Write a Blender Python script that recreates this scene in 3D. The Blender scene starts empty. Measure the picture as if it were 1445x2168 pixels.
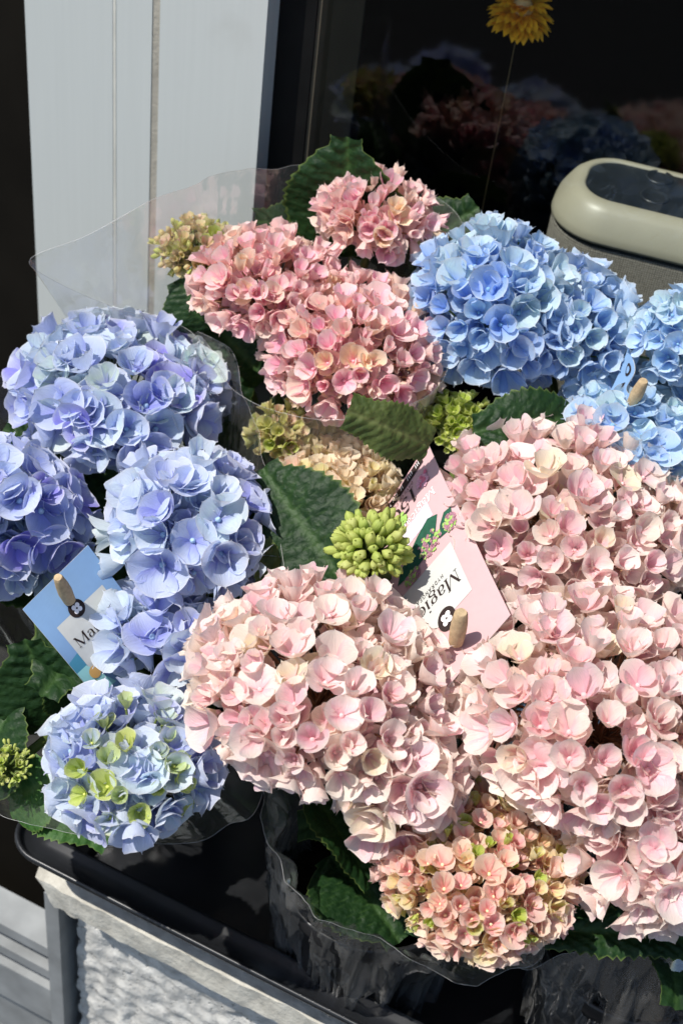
import bpy, math, random
import numpy as np
from mathutils import Vector, Matrix, Quaternion, noise

# ------------------------------------------------------------------ camera, sky, sun, exposure
SC = bpy.context.scene
F, PW, PH = 3000.0, 1445.0, 2168.0
AX = Vector((0.8934572, -0.36454616, 0.26237442))
AY = Vector((0.43670985, 0.56855839, -0.69715555))
AZ = Vector((0.1049702, 0.73746014, 0.66718348))
ROT = Matrix((AX, AY, AZ))
CAM = Vector((0, 0, 0.95))
cam_data = bpy.data.cameras.new('camera')
cam_data.sensor_fit = 'VERTICAL'
cam_data.sensor_height = 24.0
cam_data.lens = 24.0 * F / PH
cam_data.clip_start = 0.02
cam_data.clip_end = 200
cam_data.dof.use_dof = True
cam_data.dof.focus_distance = 0.87
cam_data.dof.aperture_fstop = 6.3
cam = bpy.data.objects.new('camera', cam_data)
SC.collection.objects.link(cam)
cam.matrix_world = Matrix.Translation(CAM) @ ROT.to_4x4()
SC.camera = cam

TO_SUN = Vector((-0.37, -0.33, 0.84)).normalized()
world = bpy.data.worlds.new('World')
SC.world = world
world.use_nodes = True
wn = world.node_tree
sky = wn.nodes.new('ShaderNodeTexSky')
sky.sky_type = 'NISHITA'
sky.sun_disc = False
sky.sun_elevation = math.asin(TO_SUN.z)
sky.sun_rotation = math.atan2(TO_SUN.x, TO_SUN.y)
wn.links.new(sky.outputs[0], wn.nodes['Background'].inputs[0])
wn.nodes['Background'].inputs[1].default_value = 0.13
sun_data = bpy.data.lights.new('sun', 'SUN')
sun_data.energy = 4.8
sun_data.angle = math.radians(0.55)
sun_data.color = (1.0, 0.96, 0.9)
sun = bpy.data.objects.new('sun', sun_data)
SC.collection.objects.link(sun)
sun.rotation_euler = TO_SUN.to_track_quat('Z', 'Y').to_euler()
SC.view_settings.view_transform = 'Standard'
SC.view_settings.look = 'None'
SC.view_settings.gamma = 1
SC.view_settings.use_curve_mapping = False
SC.view_settings.exposure = 0.2
SC.render.engine = 'CYCLES'
SC.cycles.transparent_max_bounces = 16
SC.cycles.max_bounces = 8
SC.cycles.diffuse_bounces = 6
SC.cycles.glossy_bounces = 3
SC.cycles.caustics_reflective = False
SC.cycles.caustics_refractive = False

# ------------------------------------------------------------------ helpers
COL = SC.collection
rnd = random.Random(7)


def ray(px, py):
    return ROT @ Vector(((px - 722.5) / F, -(py - 1084) / F, -1.0))


def atz(px, py, z):
    r = ray(px, py)
    return CAM + r * ((z - CAM.z) / r.z)


def aty(px, py, y):
    r = ray(px, py)
    return CAM + r * (y / r.y)


def atd(px, py, d):
    return CAM + ray(px, py).normalized() * d


def srgb(r, g, b):
    def f(c):
        c /= 255.0
        return c / 12.92 if c <= 0.04045 else ((c + 0.055) / 1.055) ** 2.4
    return (f(r), f(g), f(b), 1.0)


def mixc(a, b, t):
    return tuple(a[i] * (1 - t) + b[i] * t for i in range(3)) + (1.0,)


def tag(o, label, cat, group=None):
    o['label'] = label
    o['category'] = cat
    if group:
        o['group'] = group
    return o


def thing(name, label, cat, loc=(0, 0, 0), group=None):
    o = bpy.data.objects.new(name, None)
    o.empty_display_size = 0.02
    COL.objects.link(o)
    o.location = loc
    return tag(o, label, cat, group)


def link(name, me, parent=None, mats=None):
    """Link a mesh given in world coordinates under a parent that may be translated."""
    o = bpy.data.objects.new(name, me)
    COL.objects.link(o)
    if mats:
        for m in mats:
            me.materials.append(m)
    if parent is not None:
        o.parent = parent
        q, off = parent, Vector((0, 0, 0))
        while q is not None:
            off += q.location
            q = q.parent
        o.location = -off
    return o


class MB:
    """Collects polygons, builds one mesh."""
    def __init__(self):
        self.v, self.f, self.uv, self.at, self.mi, self.tint = [], [], [], [], [], []
        self.cur_tint = (1, 1, 1)

    def grid(self, pts, nu, nv, uv=None, at=None, mi=0, closed=False, flip=False):
        """pts[j][i], j along 0..nv, i across 0..nu"""
        b = len(self.v)
        for j in range(nv + 1):
            for i in range(nu + (0 if closed else 1)):
                self.v.append(tuple(pts[j][i]))
                self.uv.append(uv[j][i] if uv else (i / nu, j / nv))
                self.at.append(at[j][i] if at else (0, 0, 0))
                self.tint.append(self.cur_tint)
        row = nu if closed else nu + 1
        for j in range(nv):
            for i in range(nu):
                i2 = (i + 1) % row
                q = (b + j * row + i, b + j * row + i2, b + (j + 1) * row + i2, b + (j + 1) * row + i)
                self.f.append(q[::-1] if flip else q)
                self.mi.append(mi)

    def poly(self, pts, mi=0):
        b = len(self.v)
        for p in pts:
            self.v.append(tuple(p))
            self.uv.append((0, 0))
            self.at.append((0, 0, 0))
            self.tint.append(self.cur_tint)
        self.f.append(tuple(range(b, b + len(pts))))
        self.mi.append(mi)

    def box(self, lo, hi, mi=0):
        x0, y0, z0 = lo
        x1, y1, z1 = hi
        c = [(x0, y0, z0), (x1, y0, z0), (x1, y1, z0), (x0, y1, z0), (x0, y0, z1), (x1, y0, z1), (x1, y1, z1), (x0, y1, z1)]
        for q in ((0, 3, 2, 1), (4, 5, 6, 7), (0, 1, 5, 4), (1, 2, 6, 5), (2, 3, 7, 6), (3, 0, 4, 7)):
            self.poly([c[k] for k in q], mi)

    def tube(self, pts, radii, n=6, mi=0, cap=False):
        pts = [Vector(p) for p in pts]
        if not hasattr(radii, '__len__'):
            radii = [radii] * len(pts)
        rows = []
        ref = Vector((0.31, 0.77, 0.55))
        for k, p in enumerate(pts):
            t = (pts[min(k + 1, len(pts) - 1)] - pts[max(k - 1, 0)])
            t = t.normalized() if t.length > 1e-9 else Vector((0, 0, 1))
            a = t.cross(ref)
            if a.length < 1e-3:
                a = t.cross(Vector((1, 0, 0)))
            a.normalize()
            b = t.cross(a)
            rows.append([p + (a * math.cos(2 * math.pi * i / n) + b * math.sin(2 * math.pi * i / n)) * radii[k] for i in range(n)])
        self.grid(rows, n, len(pts) - 1, uv=[[(i / n, k / (len(pts) - 1)) for i in range(n)] for k in range(len(pts))], closed=True, mi=mi)
        if cap:
            self.poly(rows[-1], mi)
            self.poly(rows[0][::-1], mi)

    def lathe(self, prof, c, n=32, mi=0, axis=None):
        rows = [[(c[0] + r * math.cos(2 * math.pi * i / n), c[1] + r * math.sin(2 * math.pi * i / n), c[2] + z) for i in range(n)] for r, z in prof]
        self.grid(rows, n, len(prof) - 1, closed=True, mi=mi)

    def mesh(self, name='mesh', smooth=True, attrs=False, tints=False):
        me = bpy.data.meshes.new(name)
        me.from_pydata(self.v, [], self.f)
        n = len(me.loops)
        li = np.empty(n, dtype=np.int32)
        me.loops.foreach_get('vertex_index', li)
        uvl = me.uv_layers.new(name='UVMap')
        uvl.data.foreach_set('uv', np.asarray(self.uv, dtype=np.float32)[li].ravel())
        if attrs:
            a = me.attributes.new('petal', 'FLOAT_VECTOR', 'POINT')
            a.data.foreach_set('vector', np.asarray(self.at, dtype=np.float32).ravel())
        if tints:
            a = me.attributes.new('tint', 'FLOAT_VECTOR', 'POINT')
            a.data.foreach_set('vector', np.asarray(self.tint, dtype=np.float32).ravel())
        me.polygons.foreach_set('material_index', np.asarray(self.mi, dtype=np.int32))
        me.polygons.foreach_set('use_smooth', [smooth] * len(me.polygons))
        me.update()
        return me


def bevel(o, w, seg=2, harden=False):
    m = o.modifiers.new('bevel', 'BEVEL')
    m.width = w
    m.segments = seg
    m.limit_method = 'ANGLE'
    return o


# ------------------------------------------------------------------ materials
class NT:
    def __init__(self, name):
        self.m = bpy.data.materials.new(name)
        self.m.use_nodes = True
        self.t = self.m.node_tree
        self.t.nodes.clear()
        self.out = self.n('ShaderNodeOutputMaterial')

    def n(self, kind, **kw):
        nd = self.t.nodes.new(kind)
        for k, v in kw.items():
            setattr(nd, k, v)
        return nd

    def l(self, a, b):
        self.t.links.new(a, b)

    def val(self, sock, v):
        if isinstance(v, bpy.types.NodeSocket):
            self.l(v, sock)
        else:
            sock.default_value = v

    def mix(self, a, b, fac, mode='MIX'):
        nd = self.n('ShaderNodeMix', data_type='RGBA', blend_type=mode)
        self.val(nd.inputs[0], fac)
        self.val(nd.inputs[6], a)
        self.val(nd.inputs[7], b)
        return nd.outputs[2]

    def math(self, op, a, b=0.0, clamp=False):
        nd = self.n('ShaderNodeMath', operation=op, use_clamp=clamp)
        self.val(nd.inputs[0], a)
        self.val(nd.inputs[1], b)
        return nd.outputs[0]

    def noise(self, scale, detail=4, vec=None, rough=0.5):
        nd = self.n('ShaderNodeTexNoise')
        nd.inputs['Scale'].default_value = scale
        nd.inputs['Detail'].default_value = detail
        nd.inputs['Roughness'].default_value = rough
        if vec is not None:
            self.l(vec, nd.inputs['Vector'])
        return nd.outputs[0]

    def ramp(self, fac, stops):
        nd = self.n('ShaderNodeValToRGB')
        e = nd.color_ramp.elements
        while len(e) < len(stops):
            e.new(0.5)
        for k, (p, c) in enumerate(stops):
            e[k].position = p
            e[k].color = c if hasattr(c, '__len__') else (c, c, c, 1)
        self.l(fac, nd.inputs[0])
        return nd.outputs[0]

    def coord(self, which='Object', scale=None):
        nd = self.n('ShaderNodeTexCoord')
        o = nd.outputs[which]
        if scale:
            mp = self.n('ShaderNodeMapping')
            mp.inputs['Scale'].default_value = scale
            self.l(o, mp.inputs[0])
            o = mp.outputs[0]
        return o

    def bump(self, h, strength=0.3, dist=0.002):
        nd = self.n('ShaderNodeBump')
        nd.inputs['Strength'].default_value = strength
        nd.inputs['Distance'].default_value = dist
        self.l(h, nd.inputs['Height'])
        return nd.outputs[0]

    def pbr(self, col, rough=0.5, spec=0.5, normal=None, metal=0.0, **kw):
        p = self.n('ShaderNodeBsdfPrincipled')
        self.val(p.inputs['Base Color'], col)
        self.val(p.inputs['Roughness'], rough)
        p.inputs['Specular IOR Level'].default_value = spec
        p.inputs['Metallic'].default_value = metal
        if normal is not None:
            self.l(normal, p.inputs['Normal'])
        for k, v in kw.items():
            self.val(p.inputs[k.replace('_', ' ')], v)
        return p

    def schlick(self, f0, gain=1.0):
        lw = self.n('ShaderNodeLayerWeight')
        lw.inputs['Blend'].default_value = 0.5
        p = self.math('POWER', lw.outputs['Facing'], 5.0)
        return self.math('MULTIPLY', self.math('ADD', self.math('MULTIPLY', p, 1 - f0), f0), gain, True)

    def done(self, sh):
        self.l(sh.outputs[0] if hasattr(sh, 'outputs') else sh, self.out.inputs['Surface'])
        return self.m


def plain(name, col, rough=0.5, spec=0.5, var=0.12, nscale=40, bump=0.0, metal=0.0, bscale=None):
    t = NT(name)
    c = t.coord('Object')
    f = t.noise(nscale, 5, c)
    col4 = col if len(col) == 4 else tuple(col) + (1,)
    lo = tuple(x * (1 - var) for x in col4[:3]) + (1,)
    hi = tuple(min(1, x * (1 + var)) for x in col4[:3]) + (1,)
    cc = t.ramp(f, [(0.3, lo), (0.7, hi)])
    rr = t.math('ADD', t.math('MULTIPLY', f, 0.2), rough - 0.1)
    nrm = t.bump(t.noise(bscale or nscale * 4, 6, c), bump, 0.002) if bump else None
    return t.done(t.pbr(cc, rr, spec, nrm, metal))


def petal_mat(name, rim, eye, trans=0.45, tinted=False, rim_amt=0.75, mottled=(0.86, 0.8, 0.6, 1)):
    """Sepal: own colour (object colour or tint), paler rim, eye colour near the centre."""
    t = NT(name)
    if tinted:
        a = t.n('ShaderNodeAttribute', attribute_name='tint')
        main = a.outputs['Color']
    else:
        oi = t.n('ShaderNodeObjectInfo')
        main = oi.outputs['Color']
    at = t.n('ShaderNodeAttribute', attribute_name='petal')
    sx = t.n('ShaderNodeSeparateXYZ')
    t.l(at.outputs['Vector'], sx.inputs[0])
    v, edge, rn = sx.outputs[0], sx.outputs[1], sx.outputs[2]
    vein = t.noise(1.0, 4, t.coord('UV', (22, 2.2, 1)), 0.6)
    blotch = t.noise(95.0, 3, t.coord('Object'))
    g = t.math('ADD', v, t.math('MULTIPLY', t.math('SUBTRACT', blotch, 0.5), 0.5))
    fac = t.ramp(g, [(0.50, 0.0), (1.0, 1.0)])
    geo = t.n('ShaderNodeNewGeometry')
    outside = t.math('SUBTRACT', 1.0, geo.outputs['Backfacing'])
    c1 = t.mix(main, rim, t.math('MULTIPLY', t.math('MAXIMUM', fac, t.math('MULTIPLY', outside, 0.75)), rim_amt))
    c2 = t.mix(c1, eye, t.math('MULTIPLY', t.ramp(v, [(0.05, 0.8), (0.45, 0.0)]), geo.outputs['Backfacing']))
    c2b = t.mix(c2, mottled, t.math('MULTIPLY', t.ramp(blotch, [(0.60, 0.0), (0.74, 1.0)]), 0.35))
    c3 = t.mix(c2b, (0.93, 0.90, 0.84, 1), t.math('MULTIPLY', t.ramp(edge, [(0.86, 0.0), (1.0, 1.0)]), 0.4))
    val = t.math('ADD', t.math('MULTIPLY', vein, 0.36), 0.83)
    val2 = t.math('ADD', val, t.math('MULTIPLY', t.math('SUBTRACT', rn, 0.5), 0.1))
    c4 = t.mix(c3, val2, 1.0, 'MULTIPLY')
    nrm = t.bump(vein, 0.4, 0.0015)
    p = t.pbr(c4, 0.5, 0.28, nrm)
    tr = t.n('ShaderNodeBsdfTranslucent')
    t.l(c4, tr.inputs[0])
    t.l(nrm, tr.inputs['Normal'])
    mx = t.n('ShaderNodeMixShader')
    mx.inputs[0].default_value = trans
    t.l(p.outputs[0], mx.inputs[1])
    t.l(tr.outputs[0], mx.inputs[2])
    return t.done(mx)


def leaf_mat(name, col, col2, vein, rough=0.52):
    t = NT(name)
    at = t.n('ShaderNodeAttribute', attribute_name='petal')
    sx = t.n('ShaderNodeSeparateXYZ')
    t.l(at.outputs['Vector'], sx.inputs[0])
    n = t.noise(70, 4, t.coord('Object'))
    c = t.mix(col, col2, t.ramp(n, [(0.35, 0.0), (0.7, 1.0)]))
    c = t.mix(c, vein, t.math('MULTIPLY', sx.outputs[0], 0.8))
    c = t.mix(c, (0.16, 0.22, 0.05, 1), t.math('MULTIPLY', t.ramp(sx.outputs[1], [(0.9, 0.0), (1.0, 1.0)]), 0.6))
    vo = t.n('ShaderNodeTexVoronoi', feature='SMOOTH_F1')
    vo.inputs['Scale'].default_value = 210
    t.l(t.coord('Object'), vo.inputs['Vector'])
    hh_ = t.math('ADD', t.math('MULTIPLY', vo.outputs[0], -1.0), t.math('MULTIPLY', t.noise(380, 4, t.coord('Object')), 0.5))
    nrm = t.bump(hh_, 0.45, 0.003)
    p = t.pbr(c, rough, 0.24, nrm)
    tr = t.n('ShaderNodeBsdfTranslucent')
    t.l(t.mix(c, (0.2, 0.35, 0.04, 1), 0.25), tr.inputs[0])
    mx = t.n('ShaderNodeMixShader')
    mx.inputs[0].default_value = 0.16
    t.l(p.outputs[0], mx.inputs[1])
    t.l(tr.outputs[0], mx.inputs[2])
    return t.done(mx)


def film_mat(name, clear=0.95, gloss=0.14, haze=0.075, f0=0.11):
    """Clear cellophane: see-through, glossy at grazing angles, faintly milky."""
    t = NT(name)
    tp = t.n('ShaderNodeBsdfTransparent')
    tp.inputs[0].default_value = (clear, clear, clear * 0.985, 1)
    gl = t.n('ShaderNodeBsdfGlossy')
    gl.inputs['Roughness'].default_value = gloss
    gl.inputs[0].default_value = (1, 1, 1, 1)
    nrm = t.bump(t.noise(26, 4, t.coord('Object')), 0.22, 0.01)
    t.l(nrm, gl.inputs['Normal'])
    df = t.n('ShaderNodeBsdfDiffuse')
    df.inputs[0].default_value = (0.8, 0.8, 0.78, 1)
    tl = t.n('ShaderNodeBsdfTranslucent')
    tl.inputs[0].default_value = (0.8, 0.8, 0.78, 1)
    m0 = t.n('ShaderNodeMixShader')
    m0.inputs[0].default_value = 0.5
    t.l(df.outputs[0], m0.inputs[1])
    t.l(tl.outputs[0], m0.inputs[2])
    m1 = t.n('ShaderNodeMixShader')
    t.l(t.math('MULTIPLY', t.ramp(t.noise(14, 5, t.coord('Object')), [(0.35, 0.35), (0.75, 1.6)]), haze), m1.inputs[0])
    t.l(tp.outputs[0], m1.inputs[1])
    t.l(m0.outputs[0], m1.inputs[2])
    m2 = t.n('ShaderNodeMixShader')
    t.l(t.schlick(f0, 1.0), m2.inputs[0])
    t.l(m1.outputs[0], m2.inputs[1])
    t.l(gl.outputs[0], m2.inputs[2])
    return t.done(m2)


def glass_mat():
    t = NT('window_glass')
    tp = t.n('ShaderNodeBsdfTransparent')
    tp.inputs[0].default_value = (0.90, 0.93, 0.91, 1)
    gl = t.n('ShaderNodeBsdfGlossy')
    gl.inputs['Roughness'].default_value = 0.045
    m = t.n('ShaderNodeMixShader')
    t.l(t.schlick(0.040, 1.0), m.inputs[0])
    t.l(tp.outputs[0], m.inputs[1])
    t.l(gl.outputs[0], m.inputs[2])
    return t.done(m)


def drop_mat():
    t = NT('water_drop')
    tp = t.n('ShaderNodeBsdfTransparent')
    tp.inputs[0].default_value = (0.97, 0.97, 0.97, 1)
    gl = t.n('ShaderNodeBsdfGlossy')
    gl.inputs['Roughness'].default_value = 0.1
    m = t.n('ShaderNodeMixShader')
    t.l(t.schlick(0.06, 1.2), m.inputs[0])
    t.l(tp.outputs[0], m.inputs[1])
    t.l(gl.outputs[0], m.inputs[2])
    return t.done(m)


def paint_mat():
    """White gloss paint on timber: faint vertical grain, a few scuffs."""
    t = NT('white_paint')
    c = t.coord('Object', (60, 60, 1.5))
    n = t.noise(4, 4, c)
    sc = t.noise(9, 5, t.coord('Object'))
    col = t.ramp(n, [(0.2, (0.525, 0.55, 0.525, 1)), (0.8, (0.55, 0.575, 0.55, 1))])
    col = t.mix(col, (0.42, 0.43, 0.40, 1), t.math('MULTIPLY', t.ramp(sc, [(0.68, 0.0), (0.78, 1.0)]), 0.35))
    spots = t.noise(75, 2, t.coord('Object', (1, 1, 0.6)))
    col = t.mix(col, (0.30, 0.27, 0.22, 1), t.math('MULTIPLY', t.ramp(spots, [(0.80, 0.0), (0.83, 1.0)]), 0.8))
    return t.done(t.pbr(col, 0.38, 0.35, t.bump(n, 0.04, 0.001)))


def concrete_mat(name, a, b, scale, bump, pits=True):
    t = NT(name)
    c = t.coord('Object')
    n = t.noise(scale, 8, c, 0.6)
    col = t.ramp(n, [(0.3, a), (0.7, b)])
    h = n
    if pits:
        vo = t.n('ShaderNodeTexVoronoi')
        vo.inputs['Scale'].default_value = scale * 2.2
        t.l(c, vo.inputs['Vector'])
        pit = t.ramp(vo.outputs[0], [(0.05, 0.0), (0.2, 1.0)])
        h = t.math('ADD', t.math('MULTIPLY', n, 0.7), t.math('MULTIPLY', pit, 0.4))
    return t.done(t.pbr(col, 0.85, 0.2, t.bump(h, bump, 0.006)))


def fabric_mat():
    t = NT('speaker_fabric')
    c = t.coord('Object')
    w1 = t.n('ShaderNodeTexWave', wave_type='BANDS', bands_direction='X')
    w1.inputs['Scale'].default_value = 170
    w1.inputs['Distortion'].default_value = 1.5
    w2 = t.n('ShaderNodeTexWave', wave_type='BANDS', bands_direction='Z')
    w2.inputs['Scale'].default_value = 170
    w2.inputs['Distortion'].default_value = 1.5
    t.l(c, w1.inputs[0])
    t.l(c, w2.inputs[0])
    h = t.math('MULTIPLY', w1.outputs[1], w2.outputs[1])
    n = t.noise(420, 3, t.coord('Object'))
    f = t.math('ADD', t.math('MULTIPLY', h, 0.5), t.math('MULTIPLY', n, 0.5))
    col = t.ramp(f, [(0.2, (0.10, 0.09, 0.075, 1)), (0.75, (0.30, 0.28, 0.24, 1))])
    return t.done(t.pbr(col, 0.9, 0.1, t.bump(f, 0.5, 0.001)))


M = {}
M['paint'] = paint_mat()
M['seam'] = plain('aged_seam_filler', (0.60, 0.59, 0.52), 0.8, 0.1, 0.1)
M['strip'] = plain('beige_draught_strip', (0.36, 0.335, 0.28), 0.8, 0.2, 0.15, 90, 0.3)
M['black_frame'] = plain('black_window_frame', (0.006, 0.006, 0.006), 0.55, 0.15, 0.2)
M['bead'] = plain('beige_glazing_bead', (0.10, 0.085, 0.06), 0.6, 0.2, 0.1)
M['dark_door'] = plain('dark_brown_door', (0.007, 0.006, 0.0045), 0.8, 0.08, 0.3, 8)
M['interior'] = plain('dark_interior', (0.004, 0.004, 0.004), 0.9, 0.05, 0.2)
M['glass'] = glass_mat()
M['asphalt'] = concrete_mat('asphalt', (0.025, 0.025, 0.025, 1), (0.042, 0.042, 0.04, 1), 60, 0.5)
M['slab'] = concrete_mat('weathered_stone', (0.42, 0.40, 0.345, 1), (0.58, 0.56, 0.49, 1), 90, 0.35, False)
M['rough'] = concrete_mat('rough_whitewash', (0.44, 0.43, 0.40, 1), (0.64, 0.63, 0.59, 1), 70, 0.8)
M['galv'] = plain('grey_metal_slats', (0.24, 0.25, 0.25), 0.55, 0.5, 0.2, 30)
M['tray'] = plain('black_plastic_tray', (0.012, 0.013, 0.015), 0.36, 0.5, 0.1, 60)
M['pot'] = plain('black_pot_plastic', (0.012, 0.012, 0.013), 0.35, 0.4, 0.1, 60)
M['soil'] = plain('potting_soil', (0.010, 0.007, 0.005), 0.95, 0.05, 0.4, 120, 0.8)
M['print_grey'] = plain('pale_pot_print', (0.06, 0.065, 0.07), 0.5, 0.3, 0.1)
M['cream'] = plain('cream_plastic', (0.35, 0.325, 0.24), 0.42, 0.5, 0.06, 14)
M['gasket'] = plain('dark_gasket', (0.01, 0.014, 0.013), 0.5, 0.4)
M['panel'] = plain('smoked_panel', (0.014, 0.018, 0.022), 0.38, 0.5, 0.15)
M['fabric'] = fabric_mat()
M['stem'] = plain('stem_green', (0.10, 0.14, 0.035), 0.55, 0.3, 0.2)
M['stalk_pink'] = plain('pinkish_stalk', (0.30, 0.17, 0.10), 0.55, 0.3, 0.2)
M['leaf'] = leaf_mat('leaf_dark', (0.007, 0.026, 0.007, 1), (0.014, 0.042, 0.010, 1), (0.045, 0.095, 0.025, 1))
M['leaf_olive'] = leaf_mat('leaf_olive', (0.05, 0.075, 0.02, 1), (0.085, 0.11, 0.03, 1), (0.15, 0.17, 0.06, 1))
M['leaf_young'] = leaf_mat('leaf_young', (0.03, 0.10, 0.02, 1), (0.06, 0.15, 0.03, 1), (0.12, 0.2, 0.05, 1))
M['film'] = film_mat('clear_film')
M['drop'] = drop_mat()
M['film_front'] = film_mat('crinkled_film', 0.90, 0.12, 0.15, 0.24)
M['film_edge'] = film_mat('film_edge', 0.92, 0.5, 0.10)
M['wood'] = plain('bare_wood', (0.46, 0.34, 0.20), 0.75, 0.12, 0.18, 300, 0.3, bscale=900)
M['card_pink'] = plain('pink_card', srgb(196, 160, 160), 0.6, 0.25, 0.02, 200)
M['card_blue'] = plain('blue_card', srgb(122, 155, 192), 0.6, 0.25, 0.02, 200)
M['card_back'] = plain('white_card', srgb(190, 191, 186), 0.6, 0.25, 0.02, 200)
M['ink'] = plain('dark_ink', srgb(45, 34, 32), 0.6, 0.2, 0.1)
M['ink_white'] = plain('white_ink', srgb(245, 240, 238), 0.6, 0.2, 0.02)
M['ink_teal'] = plain('teal_ink', srgb(70, 135, 160), 0.6, 0.2, 0.05)
M['ink_aqua'] = plain('aqua_ink', srgb(150, 205, 205), 0.6, 0.2, 0.05)
M['ink_ochre'] = plain('ochre_ink', srgb(205, 160, 95), 0.6, 0.2, 0.15)
M['ink_green'] = plain('green_ink', srgb(28, 78, 58), 0.6, 0.2, 0.2, 300)
M['ink_lime'] = plain('lime_ink', srgb(150, 185, 95), 0.6, 0.2, 0.3, 900)
M['ink_rose'] = plain('rose_ink', srgb(200, 150, 165), 0.6, 0.2, 0.35, 900)
M['ink_rose2'] = plain('deep_rose_ink', srgb(205, 110, 130), 0.6, 0.2, 0.3, 700)
M['ink_grey'] = plain('pale_grey_ink', srgb(205, 195, 205), 0.6, 0.2, 0.12, 400)
M['straw'] = plain('dried_golden_petal', srgb(244, 176, 36), 0.5, 0.4, 0.25, 220)
M['straw_pale'] = plain('dried_pale_petal', srgb(225, 190, 130), 0.5, 0.4, 0.2, 220)
M['thread'] = plain('thread', (0.22, 0.16, 0.08), 0.8, 0.1)

KIND = {
    'pink': dict(rim=srgb(250, 238, 220), eye=srgb(242, 184, 198), bead=srgb(228, 184, 184), mott=srgb(236, 224, 190)),
    'rose': dict(rim=srgb(249, 222, 204), eye=srgb(240, 150, 182), bead=srgb(226, 165, 175), mott=srgb(232, 198, 140)),
    'violet': dict(rim=srgb(222, 229, 244), eye=srgb(142, 146, 222), bead=srgb(160, 188, 210), mott=srgb(190, 208, 222)),
    'sky': dict(rim=srgb(212, 228, 245), eye=srgb(118, 156, 228), bead=srgb(128, 170, 198), mott=srgb(175, 208, 214)),
    'young': dict(rim=srgb(249, 226, 202), eye=srgb(226, 130, 140), bead=srgb(232, 224, 180), mott=srgb(212, 200, 110)),
    'cream': dict(rim=srgb(240, 224, 192), eye=srgb(232, 200, 170), bead=srgb(240, 225, 200), mott=srgb(228, 216, 160)),
    'green': dict(rim=srgb(206, 212, 130), eye=srgb(150, 170, 60), bead=srgb(210, 215, 120), mott=srgb(190, 200, 90)),
}
for k, d in KIND.items():
    M['petal_' + k] = petal_mat('petal_' + k, d['rim'], d['eye'], mottled=d['mott'])
    M['inner_' + k] = petal_mat('inner_petal_' + k, d['rim'], d['eye'], tinted=True, mottled=d['mott'])
    M['bead_' + k] = plain('bead_' + k, d['bead'], 0.35, 0.5, 0.05, 300)

# ------------------------------------------------------------------ the setting
def struct(name, me, mats):
    o = link(name, me, None, mats)
    o['kind'] = 'structure'
    return o


mb = MB()
mb.poly([(-40, -40, -0.62), (40, -40, -0.62), (40, 40, -0.62), (-40, 40, -0.62)])
struct('pavement', mb.mesh(smooth=False), [M['asphalt']])

YW = 0.892       # face of the white post
YG = 0.922      # the pane


def xw(px, y=YW):
    return aty(px, 0, y).x


mb = MB()
mb.box((-3.2, 2.4, -0.62), (3.2, 2.45, 2.4))
mb.box((-3.25, 0.99, -0.62), (-3.2, 2.4, 2.4))
mb.box((3.2, 0.99, -0.62), (3.25, 2.4, 2.4))
mb.box((-3.2, 0.99, 2.35), (3.2, 2.4, 2.4))
struct('shop_interior', mb.mesh(smooth=False), [M['interior']])

post = thing('window_post', 'white painted timber post with narrow beige gap beside the dark window', 'post', (xw(320), YW, -0.6))


def board(x0, x1, y0, y1, z0, z1, name, mat, parent, bw=0.0015):
    b = MB()
    b.box((x0, y0, z0), (x1, y1, z1))
    o = link(name, b.mesh(smooth=False), parent, [mat])
    if bw:
        bevel(o, bw, 2)
    return o


x55, x240, x326, x343, x570 = xw(52), xw(240), xw(322), xw(341), xw(569)
board(x55, x240 - 0.0007, YW, 1.02, -0.6, 2.3, 'board', M['paint'], post)
board(x240 + 0.0007, x326, YW + 0.0006, 1.02, -0.6, 2.3, 'board', M['paint'], post)
board(x343, x570, YW - 0.001, 1.0, -0.6, 2.3, 'board', M['paint'], post)
board(x240 - 0.002, x240 + 0.002, YW + 0.0003, 1.0, -0.6, 2.3, 'seam', M['seam'], post, 0)
board(x326 - 0.004, x343 + 0.004, YW + 0.0012, 1.0, -0.6, 2.3, 'gap_strip', M['strip'], post, 0)

win = thing('shop_window', 'large dark shop window pane behind the flowers in a black frame', 'window', (0.3, YG, -0.3))
board(x570 - 0.002, x570 + 0.030, YG - 0.012, 1.0, -0.6, 2.3, 'frame', M['black_frame'], win)
board(x570 + 0.030, x570 + 0.033, YG - 0.010, 0.99, -0.6, 2.3, 'glazing_bead', M['bead'], win, 0)
board(x570 + 0.020, 3.2, YG - 0.02, 1.0, -0.6, -0.10, 'frame', M['black_frame'], win)
mb = MB()
mb.poly([(x570 + 0.033, YG, -0.098), (3.2, YG, -0.098), (3.2, YG, 2.3), (x570 + 0.033, YG, 2.3)])
link('glass_pane', mb.mesh(smooth=False), win, [M['glass']])
board(x570 - 0.01, 3.2, 1.001, 1.5, -0.12, 0.10, 'inner_sill', M['interior'], win)

door = thing('side_door', 'dark brown recessed door left of the white post', 'door', (-1.6, 1.10, -0.6))
board(-3.2, x55 + 0.06, 1.10, 1.16, -0.6, 2.3, 'door_leaf', M['dark_door'], door)
board(-1.35, -1.30, 1.085, 1.11, -0.6, 2.3, 'rail', M['dark_door'], door)
board(-3.2, x55 + 0.06, 1.085, 1.11, 0.55, 0.62, 'rail', M['dark_door'], door)

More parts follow.
